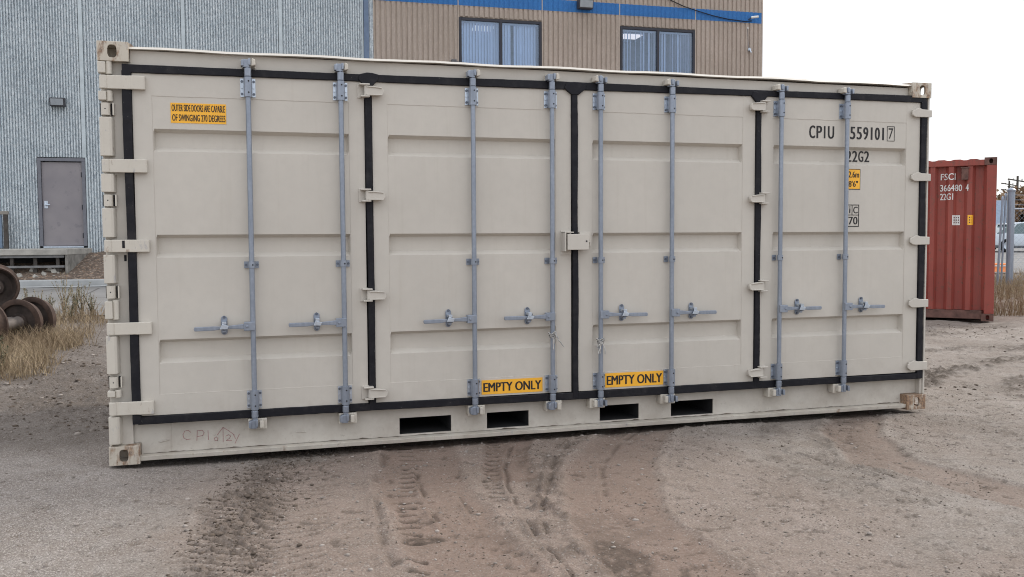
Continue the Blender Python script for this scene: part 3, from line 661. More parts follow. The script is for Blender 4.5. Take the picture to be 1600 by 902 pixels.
b.box(.18, L-.18, RP, RP+.012, zh, .262); b.box(.18, L-.18, RP, RP+.012, .03, zl); b.box(.139, .18, RP+.001, RP+.012, .12, .262); b.box(L-.18, 6.022, RP+.001, RP+.012, .12, .262)
b.build('bottom_rail', M['cream'], C)
b = MB()
n = 70; vs = []
for i in range(n+1):
    x = .178+(L-.356)*i/n; j = .0025*math.sin(i*.9)+random.uniform(-.0012, .0012)
    vs += [(x, .018+j, .016), (x, .013+j, .044+j*.6), (x, RP+.002, .046), (x, RP+.002, .016)]
b.add(vs, [(4*i+k, 4*i+(k+1) % 4, 4*i+4+(k+1) % 4, 4*i+4+k) for i in range(n) for k in range(4)]); b.build('bottom_flange', M['creamwear'], C, .002)
b = MB(); rr = random.Random(5); vs = []; n = 240; dn = fbm(np.arange(n+1)*.31, np.zeros(n+1), 1., 4, 900, .7)
for i in range(n+1):
    x = .19+(L-.38)*i/n; t_ = .0006+.0075*max(0, float(dn[i])-.47)*4*rr.uniform(.5, 1); vs += [(x, RP-.0022, .0472), (x, RP-.0022, .0474+t_), (x, RP+.001, .0474+t_), (x, RP+.001, .0472)]
b.add(vs, [(4*i+k, 4*i+(k+1) % 4, 4*i+4+(k+1) % 4, 4*i+4+k) for i in range(n) for k in range(4)])
b.build('dirt_seam', M['asphalt_dirt'], C)
for (a, c_) in pk:
    b = MB(); z0, z1 = zl, zh
    b.add([(a, RP+.0125, z0), (c_, RP+.0125, z0), (c_, RP+.0125, z1), (a, RP+.0125, z1), (a, 2.3, z0), (c_, 2.3, z0), (c_, 2.3, z1), (a, 2.3, z1)], [(0, 1, 5, 4), (1, 2, 6, 5), (2, 3, 7, 6), (3, 0, 4, 7), (4, 5, 6, 7)])
    b.build('fork_pocket', M['dark'], C)
b = MB(); b.box(.01, .138, .055, .2, .118, 2.473); b.build('corner_post', M['cream'], C, .004)
b = MB(); b.box(6.022, 6.042, .03, .2, .118, 2.473); b.box(6.040, 6.056, .015, .2, .118, 2.473); b.build('corner_post', M['cream'], C, .003)
for x in (.0, L-.16):
    b = MB(); b.box(x+.002, x+.158, W_-.12, W_-.002, .118, 2.473); b.build('corner_post', M['cream'], C)
b = MB(); b.box(.138, 6.022, .094, .11, .2, 2.46); b.build('door_header', M['dark'], C)
def corr(x0, x1, z0, z1, pitch=.28, dep=.036):
    """wall following x, dents go +y"""
    vs = []; n_ = round((x1-x0)/pitch); pt = (x1-x0)/n_; cols = []
    for i in range(n_):
        for f_, d_ in ((0, 0), (.25, 0), (.42, 1), (.83, 1)): cols.append((x0+(i+f_)*pt, d_*dep))
    cols.append((x1, 0)); 
    for x, d_ in cols: vs += [(x, d_, z0), (x, d_, z1)]
    return vs, [(2*i, 2*i+2, 2*i+3, 2*i+1) for i in range(len(cols)-1)], cols
for k, (ox, oy, rz, ln, nm) in enumerate(((L-.15, W_-.02, math.pi, L-.3, 'back_wall'), (.02, W_-.12, -math.pi/2, W_-.32, 'end_wall'), (L-.02, .2, math.pi/2, W_-.32, 'end_wall'))):
    vs, fs, _ = corr(0, ln, .16, 2.47); b = MB(); R_ = Matrix.Rotation(rz, 3, 'Z'); b.add([R_ @ Vector(v)+Vector((ox, oy, 0)) for v in vs], fs); b.build(nm, M['cream'], C)
b = MB(); b.box(.02, L-.02, .2, W_-.02, 2.55, 2.57)
for x in (.02, L-.08): b.box(x, x+.06, .17, W_-.17, 2.47, 2.55); b.box(x, x+.06, .17, W_-.17, .03, .17)
b.box(.18, L-.18, W_-.08, W_-.02, .03, .17); b.box(.18, L-.18, W_-.08, W_-.02, 2.47, 2.55)
b.build('roof', M['cream'], C)
b = MB(); b.box(.18, L-.18, .1, W_-.1, .19, .22); b.build('floor', M['dark'], C)

# rubber seals, slightly wavy strips
def seal(p0, p1, wd, y0=.006, y1=.09, j=.0025, seed=0, n=40):
    rr = random.Random(seed); b_ = MB(); vs = []; hor = abs(p1[0]-p0[0]) > abs(p1[1]-p0[1])
    ph = rr.uniform(0, 6)
    for i in range(n+1):
        t = i/n; x = p0[0]+(p1[0]-p0[0])*t; z = p0[1]+(p1[1]-p0[1])*t
        o1 = j*math.sin(t*9+ph)+rr.uniform(-1, 1)*j*.3; o2 = j*math.sin(t*13+ph*2)+rr.uniform(-1, 1)*j*.3; yy = y0+rr.uniform(-1, 1)*.0012
        a_, c_ = -wd/2+o1, wd/2+o2; e = .004
        for (s_, y_) in ((a_, y1), (a_, yy+e), (a_+e, yy), (c_-e, yy), (c_, yy+e), (c_, y1)):
            vs.append((x, y_, z+s_) if hor else (x+s_, y_, z))
    K = 6; b_.add(vs, [(K*i+k, K*i+k+1, K*i+K+k+1, K*i+K+k) for i in range(n) for k in range(K-1)]+[tuple(range(K)), tuple(range(K*n, K*n+K))])
    return b_.build('rubber_seal', M['rubber'], C, smooth=False)
seal((.137, 2.432), (6.018, 2.462), .050, seed=1, n=120); seal((.172, .272), (6.018, .268), .052, seed=2, n=120, j=.0035)
for k, (xa, xb, z0, z1, wd) in enumerate(((.160, .166, 2.42, .25, .050), (1.623, 1.628, 2.44, .255, .042), (3.060, 3.066, 2.44, .255, .043), (4.521, 4.521, 2.44, .255, .044), (5.997, 6.0, 2.45, .25, .052))):
    seal((xa, z0), (xb, z1), wd, .003, seed=10+k, n=60)
for x, wd in ((1.625, .13), (3.062, .16), (4.521, .13)):
    b = MB(); b.prism([(x-wd/2, 2.428), (x-wd*.4, 2.462), (x-wd*.05, 2.474), (x+wd*.22, 2.472), (x+wd*.55, 2.462), (x+wd*.5, 2.428), (x+.026, 2.385), (x-.026, 2.385)], -.001, .02); b.build('seal_joint', M['rubber'], C, .004)

# doors
def door_mesh(x0, x1, px0, px1):
    b_ = MB(); z0, z1, pz0, pz1 = .298, 2.412, .425, 2.277; zt = 2.414+.0045*x1
    yb = D+.07
    b_.box(x0, px0, D, yb, z0, zt); b_.box(px1, x1, D, yb, z0, zt)
    b_.box(px0, px1, D+.001, yb, z0, pz0); b_.box(px0, px1, D+.001, yb, pz1, zt)
    # panel sheet with three pressed recesses
    prof = [(pz0-.004, .003)]
    for za, zb in ((.624, .770), (1.284, 1.424), (1.940, 2.076)):
        prof += [(za-.003, .003), (za+.025, .050), (zb-.020, .050), (zb, .003)]
    prof += [(pz1+.004, .003)]
    xa, xb = px0-.004, px1+.004
    xs_ = [xa, xa+.008]+[xa+.016+(xb-xa-.032)*i/14 for i in range(15)]+[xb-.008, xb]
    vs = []
    for z, d_ in prof:
        for i, x in enumerate(xs_):
            dd = d_
            if d_ > .01 and i in (0, 1, len(xs_)-1, len(xs_)-2): dd = .003
            vs.append((x, D+dd, z))
    n_ = len(xs_); b_.add(vs, [(j*n_+i, j*n_+i+1, (j+1)*n_+i+1, (j+1)*n_+i) for j in range(len(prof)-1) for i in range(n_-1)])
    return b_
rods = [.870, 1.445, 2.322, 2.884, 3.245, 3.798, 4.694, 5.268]; YR = -.02
doors = [(.190, 1.598, .300, 1.500), (1.650, 3.036, 1.748, 2.925), (3.086, 4.496, 3.195, 4.395), (4.546, 5.970, 4.650, 5.845)]
descr = ['leftmost beige door carrying the two line warning sticker', 'second beige door with the left black on yellow load sticker', 'third beige door with the right black on yellow load sticker', 'rightmost beige door carrying the black container number']
DO = []
def disc(b_, x, z, y0, y1, r, m, seg=8): b_.lathe([(0, y0), (r, y0), (r, y1)], (x, 0, z), (0, 1, 0), seg, m)
for i, (x0, x1, p0, p1) in enumerate(doors):
    dm = door_mesh(x0, x1, p0, p1); wr_ = random.Random(i)
    for (a_, c_) in (((p0, .425), (p1, .425)), ((p0, 2.277), (p1, 2.277)), ((p0, .425), (p0, 2.277)), ((p1, .425), (p1, 2.277))):
        q_ = [(a_[0]+(c_[0]-a_[0])*t/30+wr_.uniform(-1, 1)*.0012, D+.0035, a_[1]+(c_[1]-a_[1])*t/30+wr_.uniform(-1, 1)*.0015) for t in range(31)]; dm.tube(q_, .0032, 5, None)
    d = dm.build('side_door', M['cream'], C); d['label'] = descr[i]; DO.append(d)
    sg = 1 if i < 2 else -1
    for rx in rods[2*i:2*i+2]:
        b = MB()                                       # bar with cam heads
        b.lathe([(0, .19), (.0165, .19), (.0165, 2.50), (0, 2.50)], (rx, YR, 0), (0, 0, 1), 16)
        for z0, z1, zz in ((2.408, 2.466, 2.462), (.252, .30, .186)):
            b.lathe([(.0165, z0), (.0215, z0+.004), (.0215, z1-.004), (.0165, z1)], (rx, YR, 0), (0, 0, 1), 16)
        for z0, z1 in ((2.466, 2.514), (.186, .238)):
            b.box(rx-.03, rx+.012, YR-.02, YR+.024, z0, z1); b.box(rx-sg*.032-.008, rx-sg*.032+.008, YR-.028, YR+.03, z0+.006, z1-.006)
            b.box(rx+sg*.01-.006, rx+sg*.01+.008, YR-.03, YR+.02, z0+.012, z1+.004)
        b.build('locking_bar', M['galv'], d, .002, smooth=True)
        for z0, z1 in ((2.288, 2.402), (.310, .424)):  # large bearings
            b = MB(); b.box(rx-.046, rx-.014, D-.006, D-.001, z0, z1, M['zinc']); b.box(rx+.014, rx+.046, D-.006, D-.001, z0, z1, M['zinc'])
            b.box(rx-.026, rx-.021, YR, D-.005, z0+.004, z1-.004, M['galv']); b.box(rx+.021, rx+.026, YR, D-.005, z0+.004, z1-.004, M['galv'])
            b.lathe([(.017, z0-.006), (.0255, z0-.004), (.0255, z1+.004), (.017, z1+.006)], (rx, YR, 0), (0, 0, 1), 16, M['galv'])
            for zz in (z0+.022, z1-.022): disc(b, rx+.004, zz, YR-.0268, YR-.02, .0052, M['dark'])
            for sx in (-.036, .036):
                for zz in (z0+.018, (z0+z1)/2, z1-.018): disc(b, rx+sx, zz, D-.014, D-.004, .008 if zz != (z0+z1)/2 else .006, M['bolt'] if zz != (z0+z1)/2 else M['zinc'])
            b.build('bar_bearing', M['galv'], d)
        b = MB(); z0, z1 = 1.210, 1.252                # small mid guide
        b.box(rx-.046, rx-.014, D-.006, D-.001, z0, z1, M['galv']); b.box(rx+.014, rx+.044, D-.006, D-.001, z0, z1, M['galv'])
        b.lathe([(.017, z0), (.0225, z0+.002), (.0225, z1-.002), (.017, z1)], (rx, YR, 0), (0, 0, 1), 16, M['galv'])
        for sx in (-.035, .035): disc(b, rx+sx, (z0+z1)/2, D-.013, D-.004, .008, M['bolt'])
        disc(b, rx+.006, (z0+z1)/2, YR-.0235, YR-.02, .005, M['dark']); b.build('bar_guide', M['galv'], d)
        hz = .845+random.uniform(-.003, .003); s_ = -sg  # lever points left on the left pair
        R_ = RY(rad(random.uniform(-1.2, 1.2)*1.0+(1.2*s_)))
        b = MB(); A_ = (rx, YR, hz)
        b.box(*sorted((rx-s_*.012, rx+s_*.056)), YR-.026, YR+.014, hz-.028, hz+.028)
        disc(b, rx+s_*.036, hz, YR-.034, YR-.02, .009, None)
        def lp(q): return [(rx+s_*a, hz+c_) for a, c_ in q]
        b2 = MB(); b2.prism(lp([(.055, -.015), (.12, -.010), (.20, -.009), (.235, -.014), (.352, -.013), (.357, .0), (.352, .013), (.235, .012), (.19, .008), (.12, .012), (.055, .017)]), YR-.022, YR-.004)
        b2.v = [tuple(R_ @ (Vector(v)-Vector(A_))+Vector(A_)) for v in b2.v]; b.add(b2.v, b2.f)
        b.build('lever_handle', M['galv'], d, .003)
        cx = rx+s_*.175; b = MB(); q = []
        for k in range(20):
            a = 2*math.pi*k/20; q.append((cx+.020*math.cos(a), hz+.006+(.040 if math.sin(a) > 0 else -.040)+.020*math.sin(a)))
        b.prism(q, D-.006, D-.0005, M['galv'])
        b.box(cx-.010, cx+.010, YR-.022, D-.005, hz-.034, hz-.016, M['galv']); b.box(cx-.013, cx+.013, YR-.036, D-.005, hz+.016, hz+.034, M['zinc'])
        b.prism([(cx-.026, hz-.012), (cx+.02, hz-.014), (cx+.028, hz+.008), (cx-.012, hz+.02)], YR-.040, YR-.034, M['zinc'])
        b.box(cx-.015, cx+.015, YR-.034, YR-.019, hz-.02, hz+.03, M['bolt'], rot=RY(rad(random.uniform(-14, 14))))
        for zz in (-.058, .066): disc(b, cx, hz+.006+zz*.8, D-.016, D-.004, .009, M['bolt'])
        b.build('handle_catch', M['zinc'], d, .002)
# keepers on the rails
for k, rx in enumerate(rods):
    sg = 1 if k < 4 else -1; o1 = .016*sg
    b = MB(); b.box(rx+o1-.058, rx+o1+.058, .004, RP-.001, .172, .243); b.box(*sorted((rx+sg*.028, rx+sg*.054)), -.035, .003, .186, .234); b.box(rx-.02, rx+.02, -.012, .003, .194, .226)
    b.build('cam_keeper', M['creamwear'], C, .004)
    b = MB(); b.box(rx-.034, rx+.05 if sg > 0 else rx+.034, .03, .049, 2.470, 2.518); b.prism([(rx+sg*.022, 2.474), (rx+sg*.048, 2.48), (rx+sg*.046, 2.514), (rx+sg*.028, 2.522)], -.045, .04)
    b.build('cam_keeper', M['creamwear'], C, .004)
# hinges between the folding pairs
def mid_hinge(xc, z0, z1, sg, par):
    b_ = MB(); zc = (z0+z1)/2; hh = (z1-z0)/2
    X_ = lambda a: xc+sg*a
    b_.box(*sorted((X_(-.076), X_(-.018))), D-.007, D-.0005, z0-.004, z1+.004)
    b_.box(*sorted((X_(-.066), X_(.0))), -.040, D-.006, z1-.009, z1+.001); b_.box(*sorted((X_(-.060), X_(.0))), -.040, D-.006, z0-.001, z0+.008)
    b_.lathe([(0, z0+.01), (.014, z0+.01), (.014, z1-.01), (0, z1-.01)], (X_(-.022), -.018, 0), (0, 0, 1), 12)
    n_ = 8; tip = [(X_(.070+.022*math.sin(math.pi*t/n_)), zc-.006+.026*math.cos(math.pi*t/n_)) for t in range(n_+1)]
    b_.prism([(X_(-.024), z0+.010), (X_(-.024), z1-.012), (X_(.02), z1-.014)]+tip+[(X_(.02), z0+.009)], -.032, -.006)
    b_.box(*sorted((X_(.012), X_(.076))), -.01, D-.0005, zc-.026, zc+.016)
    for za, zb, sgn_ in ((z1-.014, zc+.020, -1), (z0+.009, zc-.032, 1)):
        b_.prism([(X_(-.02), za), (X_(.02), za+sgn_*.001), (X_(.080), zb), (X_(.080), zb+sgn_*.007), (X_(.02), za+sgn_*.009), (X_(-.02), za+sgn_*.008)], -.040, -.033)
    b_.build('door_hinge', M['cream'], par, .003)
for z0, z1 in ((2.312, 2.396), (1.634, 1.717), (.980, 1.064), (.330, .414)):
    mid_hinge(1.630, z0, z1, 1, DO[1]); mid_hinge(4.524, z0, z1, -1, DO[2])
for z0, z1 in ((2.322, 2.390), (1.822, 1.890), (1.320, 1.392), (.822, .895), (.318, .395)):
    b = MB(); zc = (z0+z1)/2; b.prism([(5.872, zc-.018), (5.90, z0), (5.93, z0-.002), (6.057, z0), (6.057, z1-.012), (5.97, z1-.008), (5.935, z1+.004), (5.90, z1-.012), (5.872, zc+.008)], -.012, .0); b.box(5.89, 5.955, -.001, D-.0005, z0+.01, z1-.012)
    b.build('door_hinge', M['cream'], DO[3], .004)
# left strap hinges and knuckle column
straps = ((2.306, 2.388), (1.803, 1.884), (1.318, 1.394), (.811, .886), (.313, .395))
for z0, z1 in straps:
    b = MB(); pr = [(.052, -.006), (.09, -.008), (.165, -.008), (.180, -.014), (.190, -.020), (.262, -.018), (.268, -.012), (.268, D-.0005), (.20, D-.0005), (.185, .004), (.052, .006)]
    b.prism(pr, z0, z1, axis='z'); b.lathe([(0, z0+.001), (.0265, z0+.001), (.0265, z1-.001), (0, z1-.001)], (.034, .014, 0), (0, 0, 1), 18)
    b.build('strap_hinge', M['creamwear'], DO[0], .007, seg=3)
for z in (1.344, ): 
    b = MB(); b.box(.112, .127, -.0098, -.0085, z, z+.045); b.box(.114, .128, .0535, .0546, 1.262, 1.30); b.build('tape_patch', M['rubber'], DO[0])
def cover(z0, z1, xr=.082, name='hinge_cover', mat='creamwear'):
    b_ = MB(); b_.prism([(.002, .012), (.008, -.002), (xr-.026, -.004), (xr-.012, .004), (xr, .056), (.004, .056)], z0, z1, axis='z'); return b_.build(name, M[mat], C, .004)
for z0, z1, xr in ((1.903, 2.137, .084), (1.684, 1.795, .086), (1.409, 1.586, .080), (1.128, 1.303, .078), (.570, .803, .076), (.132, .303, .078)): cover(z0, z1, xr)
for z0, z1 in ((2.401, 2.468), (2.238, 2.292), (.910, 1.018), (.428, .464)):
    b = MB(); b.box(.002, .046, -.004, .056, z0, z1); b.lathe([(0, z0-.006), (.019, z0-.006), (.019, z1+.006), (0, z1+.006)], (.062, .022, 0), (0, 0, 1), 14); b.box(.04, .08, .02, .056, z0+.004, z1-.004)
    b.build('hinge_knuckle', M['creamwear'], C, .004)
for z0, z1 in ((2.150, 2.222), (1.599, 1.669), (1.036, 1.112), (.484, .551)):
    b = MB(); b.lathe([(0, z0), (.026, z0), (.026, z1), (0, z1)], (.038, .022, 0), (0, 0, 1), 14, M['creamwear']); b.box(.066, .078, .040, .056, z0, z1, M['dark']); b.box(.006, .012, .040, .056, z0, z1, M['dark'])
    b.box(.078, .086, .008, .056, z0, z1, M['creamwear']); disc(b, .038, (z0+z1)/2, -.0035, .0, .004, M['dark']); b.build('hinge_pin', M['creamwear'], C)
# lock box over the centre seam
b = MB(); b.box(2.962, 2.972, -.062, D, 1.296, 1.432); b.box(2.962, 3.03, -.06, D-.0005, 1.424, 1.432); b.box(2.955, 3.035, D-.007, D-.0005, 1.27, 1.44); b.build('lock_bracket', M['cream'], DO[1], .003)
b = MB(); b.box(2.980, 3.138, -.072, -.004, 1.306, 1.416); b.box(3.09, 3.175, -.01, D-.0005, 1.325, 1.432); b.box(3.138, 3.158, -.03, -.01, 1.334, 1.342); b.box(3.158, 3.164, -.03, -.01, 1.334, 1.36); b.build('lock_box', M['cream'], DO[2], .005)
b = MB(); disc(b, 3.118, 1.366, -.0745, -.07, .006, M['dark']); b.build('lock_hole', M['dark'], DO[2])

# writing
b = MB(); b.box(.408, .735, D+.0004, D+.0025, 2.115, 2.238, M['yellow'])
b.text('OUTER SIDE DOORS ARE CAPABLE', .415, .728, 2.187, 2.228, D-.0006, M['black'], .006); b.text('OF SWINGING 270 DEGREES', .417, .730, 2.127, 2.168, D-.0006, M['black'], .006)
o = b.build('warning_sticker', M['yellow'], DO[0]); o['label'] = 'small yellow sticker saying outer side doors are capable of swinging 270 degrees'
for di, (x0, x1, z0, z1) in ((1, (2.378, 2.820, .312, .411)), (2, (3.294, 3.751, .313, .416))):
    b = MB(); b.box(x0, x1, D-.0022, D-.0004, z0, z1, M['yellow']); b.text('EMPTY ONLY', x0+.014, x1-.012, z0+.018, z1-.018, D-.0034, M['black'], .014); b.build('load_sticker', M['yellow'], DO[di])
b = MB(); Yt = D+.0018
b.text('C', 4.965, 5.012, 2.135, 2.232, Yt, M['black'], .012); b.text('P', 5.029, 5.073, 2.137, 2.230, Yt, M['black'], .012); b.text('I', 5.094, 5.103, 2.137, 2.230, Yt, M['black'], .01); b.text('U', 5.130, 5.180, 2.135, 2.230, Yt, M['black'], .012)
b.build('number_lettering', M['black'], DO[3]); b = MB(); x = 5.330
for ch, wd in zip('559101', (.041, .041, .041, .010, .041, .010)):
    if ch == '1': x += .010
    b.text(ch, x, x+wd, 2.136, 2.232, Yt, M['black'], .012); x += wd+.018 if ch != '1' else wd+.027
b.text('7', 5.678, 5.722, 2.147, 2.230, Yt, M['black'])
for (a, c_, e, f_) in ((5.664, 5.734, 2.129, 2.133), (5.664, 5.734, 2.241, 2.245), (5.664, 5.668, 2.133, 2.241), (5.730, 5.734, 2.133, 2.241)): b.box(a, c_, D+.001, D+.0025, e, f_, M['black'])
b.build('number_lettering', M['black'], DO[3])
b = MB(); x = 5.331
for ch in '22G2': b.text(ch, x, x+.043, 1.968, 2.052, D+.0480, M['black'], .01); x += .0545
b.build('type_lettering', M['black'], DO[3]); b = MB()
for (a, c_, e, f_) in ((5.293, 5.418, 1.628, 1.634), (5.293, 5.418, 1.551, 1.556), (5.293, 5.418, 1.462, 1.468), (5.293, 5.299, 1.468, 1.628), (5.412, 5.418, 1.468, 1.628), (5.352, 5.357, 1.556, 1.628)): b.box(a, c_, D+.001, D+.0025, e, f_, M['black'])
b.text('i', 5.330, 5.338, 1.567, 1.620, Yt, M['black'], .01); b.text('C', 5.366, 5.404, 1.566, 1.618, Yt, M['black'], .01); b.text('70', 5.325, 5.404, 1.480, 1.540, Yt, M['black'], .01)
b.build('code_box', M['black'], DO[3])
b = MB(); b.box(5.300, 5.424, D+.0005, D+.0025, 1.750, 1.908, M['black']); b.box(5.305, 5.419, D-.0005, D+.0004, 1.755, 1.903, M['yellow'])
b.text('2.6m', 5.316, 5.410, 1.842, 1.889, D-.0016, M['black'], .01); b.text("8'6\"", 5.318, 5.400, 1.771, 1.817, D-.0016, M['black'], .01); b.build('height_sticker', M['yellow'], DO[3])
# pinkish marker scrawl on the bottom rail
G = [[(0.474, 0.165), (0.459, 0.179), (0.439, 0.175), (0.427, 0.153), (0.432, 0.131), (0.449, 0.119), (0.47, 0.122)], [(0.51, 0.11), (0.514, 0.172), (0.544, 0.173), (0.555, 0.157), (0.546, 0.139), (0.514, 0.135)],
     [(0.579, 0.169), (0.58, 0.11)], [(0.628, 0.125), (0.617, 0.118), (0.62, 0.102), (0.635, 0.101), (0.638, 0.115), (0.628, 0.125)], [(0.67, 0.089), (0.671, 0.182)], [(0.634, 0.136), (0.671, 0.184), (0.706, 0.159), (0.741, 0.129)],
     [(0.687, 0.126), (0.705, 0.134), (0.717, 0.124), (0.708, 0.109), (0.69, 0.097), (0.722, 0.095)], [(0.735, 0.132), (0.746, 0.106)], [(0.771, 0.133), (0.743, 0.075)]]
b = MB()
for ln in G:
    for (ax, az), (bx, bz) in zip(ln[:-1], ln[1:]):
        l_ = math.hypot(bx-ax, bz-az); ux, uz = (bx-ax)/l_, (bz-az)/l_; w2 = .0018
        b.add([(ax-uz*w2-ux*w2, RP-.0012, az+ux*w2-uz*w2), (ax+uz*w2-ux*w2, RP-.0012, az-ux*w2-uz*w2), (bx+uz*w2+ux*w2, RP-.0012, bz-ux*w2+uz*w2), (bx-uz*w2+ux*w2, RP-.0012, bz+ux*w2+uz*w2)], [(0, 1, 2, 3)])
b.build('marker_scrawl', M['pink'], C)
b = MB(); b.tube([(.360, RP, .24), (.357, RP, .155), (.357, RP, .055)], .0025, 6); b.tube([(.285, RP-.002, .116), (.31, RP-.003, .121), (.343, RP-.002, .128)], .005, 6)
b.tube([(1.13, RP-.002, .123), (1.19, RP-.002, .121)], .004, 6)
for i in range(5): b.tube([(.19+i*.16, RP, .26-.003*i), (.27+i*.16, RP-.001, .258)], .002, 5)
b.build('weld_bead', M['cream'], C)

# ropes
def rope(x, z, label, seed, sgn):
    rr = random.Random(seed); b_ = MB(); 
    for k in range(3):
        pts = [(x+(.021+.003*k)*math.cos(t*2*math.pi/12), YR+(.021+.003*k)*math.sin(t*2*math.pi/12), z+.012*k+.006*math.sin(t*2+k)) for t in range(13)]; b_.tube(pts, .0045, 6)
    for k in range(5):
        pts = [Vector((x+rr.uniform(-.012, .02)*sgn, YR-.027, z+rr.uniform(-.01, .035)))]; dx = rr.uniform(-.012, .02)*sgn
        for j in range(6): pts.append(pts[-1]+Vector((dx*rr.uniform(-.6, 1.1), rr.uniform(-.006, .005), -.018*rr.uniform(.2, 1.4) if k < 3 else rr.uniform(-.015, .018))))
        for p in pts: p.y = min(p.y, YR-.021)
        b_.tube(pts, .0042, 6)
    o_2 = b_.build('tied_rope', M['rope'], None, smooth=True); tag(o_2, label, 'rope', 'white ropes knotted round the locking bars')
rope(2.882, .70, 'frayed white rope knotted round the locking bar just left of the centre seam', 4, 1)
rope(3.243, .645, 'short white rope knotted round the locking bar just right of the centre seam', 9, -1)

# ------------------------------------------------------------------ red container
def redmat():
    s = N('faded_red_paint'); c = s.mix(s.ramp(s.noise(1.2, 5), [(.3, 0), (.7, 1)]), (.235, .045, .034), (.32, .072, .052))
    st = s.noise(1, 5, .65, s.map((14, 14, 1.2))); c = s.mix(s.ramp(st, [(.52, 0), (.72, .6)]), c, (.13, .05, .04))
    c = s.mix(s.ramp(s.noise(16, 7, .72), [(.56, 0), (.66, .8)]), c, (.12, .065, .045))
    return s.fin(c, .6, 0, s.bump(s.noise(3, 3), .3, .01))
M['red'] = redmat(); M['redrust'] = simple('rusty_red_steel', (.12, .06, .048), .8, 0, .4, 12, .4, 40)
RC = empty('shipping_container', (12.2, 5.6, .02), rad(-43.5)); tag(RC, 'faded red corrugated shipping container standing behind the right end of the beige one', 'shipping container')
vs, fs, cols = corr(-2.3, -.14, .17, 2.47, .27, .075); b = MB(); b.add([(x, y+.03, z) for x, y, z in vs], fs); b.build('end_wall', M['red'], RC)
def cy(x):
    xs1 = [c_[0] for c_ in cols]; return float(np.interp(x, xs1, [c_[1] for c_ in cols]))+.03
b = MB()
cuts = [c_[0] for c_ in cols]
for t, x0, x1, z0 in (('FSCI', -.80, -.585, 2.255), ('366480', -.805, -.49, 2.075), ('4', -.435, -.395, 2.075), ('22G1', -.805, -.615, 1.935)): b = MB(); b.text(t, x0, x1, z0, z0+.105, -.0035, M['white'], .006, cy, cuts); b.build('white_lettering', M['white'], RC)
for x0, x1, m_, nm in ((-.62, -.51, M['white'], 'white_sticker'), (-.40, -.32, M['yellow'], 'yellow_sticker')):
    b = MB(); xx = [x0]+[c_ for c_ in cuts if x0 < c_ < x1]+[x1]; vs = []
    for x in xx: vs += [(x, cy(x)-.003, 1.53), (x, cy(x)-.003, 1.69)]
    b.add(vs, [(2*i, 2*i+2, 2*i+3, 2*i+1) for i in range(len(xx)-1)], m_)
    for i, (ch, z) in enumerate((('OCR', 1.625), ('8.61', 1.55)) if False else ()): pass
    for z in (1.56, 1.60, 1.64): 
        for x in np.arange(x0+.02, x1-.02, .03): b.add([(x, cy(x)-.005, z), (x+.015, cy(x+.015)-.005, z), (x+.015, cy(x+.015)-.005, z+.022), (x, cy(x)-.005, z+.022)], [(0, 1, 2, 3)], M['redrust'])
    b.build(nm, m_, RC)
b = MB(); b.box(-2.27, -.17, .012, .08, 2.47, 2.56)
for i in range(9):
    x = -2.27+i*.23; b.prism([(x, 2.56), (x+.05, 2.575), (x+.14, 2.575), (x+.19, 2.56)], .02, .2)
b.build('top_rail', M['red'], RC, .005)
b = MB(); b.box(-2.27, -.17, .04, .1, .03, .165); b.build('bottom_rail', M['redrust'], RC, .005)
for x0, x1 in ((-2.438, -2.30), (-.14, 0)):
    b = MB(); b.box(x0, x1, .003, .14, .118, 2.473); b.build('corner_post', M['red'], RC, .006)
for x, s_ in ((-2.438, 1), (0, -1)):
    for z, sz in ((0, 1), (H, -1)):
        for y, sy in ((0, 1), (6.06, -1)): casting(x, s_, y, sy, z, sz, M['redrust'], RC)
b = MB(); b.box(-.50, -.40, .005, .06, 2.25, 2.44); b.box(-.515, -.385, .0, .012, 2.43, 2.45); b.build('vent', M['redrust'], RC, .008)
for (ox, oy, rz, ln, nm) in ((-.02, .16, math.pi/2, 5.74, 'side_wall'), (-2.418, 5.9, -math.pi/2, 5.74, 'side_wall'), (-.15, 6.04, math.pi, 2.14, 'rear_wall')):
    vs, fs, _ = corr(0, ln, .16, 2.47); b = MB(); R_ = Matrix.Rotation(rz, 3, 'Z'); b.add([R_ @ Vector(v)+Vector((ox, oy, 0)) for v in vs], fs); b.build(nm, M['red'], RC)
b = MB(); b.box(-2.42, -.02, .16, 5.9, 2.5, 2.56); b.box(-2.42, -.02, .1, 5.9, .03, .16); b.build('roof', M['red'], RC)

# ------------------------------------------------------------------ fence, poles, car, background right
fz = gz(19, 12)
FE = empty('chain_link_fence', (18.97, 12.05, fz)); tag(FE, 'galvanised chain link fence with posts and barbed wire right of the red container', 'fence')
def fpost(dx, dy, h_, r, lean=0):
    b_ = MB(); b_.tube([(dx, dy, -.2), (dx+lean, dy, h_)], r, 14); b_.lathe([(r*1.15, h_-.05), (r*1.2, h_), (r*.6, h_+.04), (0, h_+.05)], (dx+lean, dy, 0), (0, 0, 1), 14); b_.build('fence_post', M['galv'], FE, smooth=True)
fpost(0, 0, 2.42, .085); fpost(-.36, .02, 2.22, .028, .12); fpost(-.22, .04, 2.3, .022, .09)
FD = Vector((.94, -.34, 0)).normalized()
for k in range(1, 5): fpost(FD.x*3*k, FD.y*3*k, 2.3, .045)
b = MB()
for zz in (.06, 1.95): b.tube([(0, 0, zz), (FD.x*12, FD.y*12, zz)], .02, 6)
b.build('rail', M['galv'], FE)
b = MB(); Lf, Hf, st_ = 12, 1.9, .12; r_ = .0022
def wire(a0, z0, a1, z1):
    b.tube([(FD.x*a0, FD.y*a0-.02, z0), (FD.x*a1, FD.y*a1-.02, z1)], r_, 3, cap=False)
a = -Hf
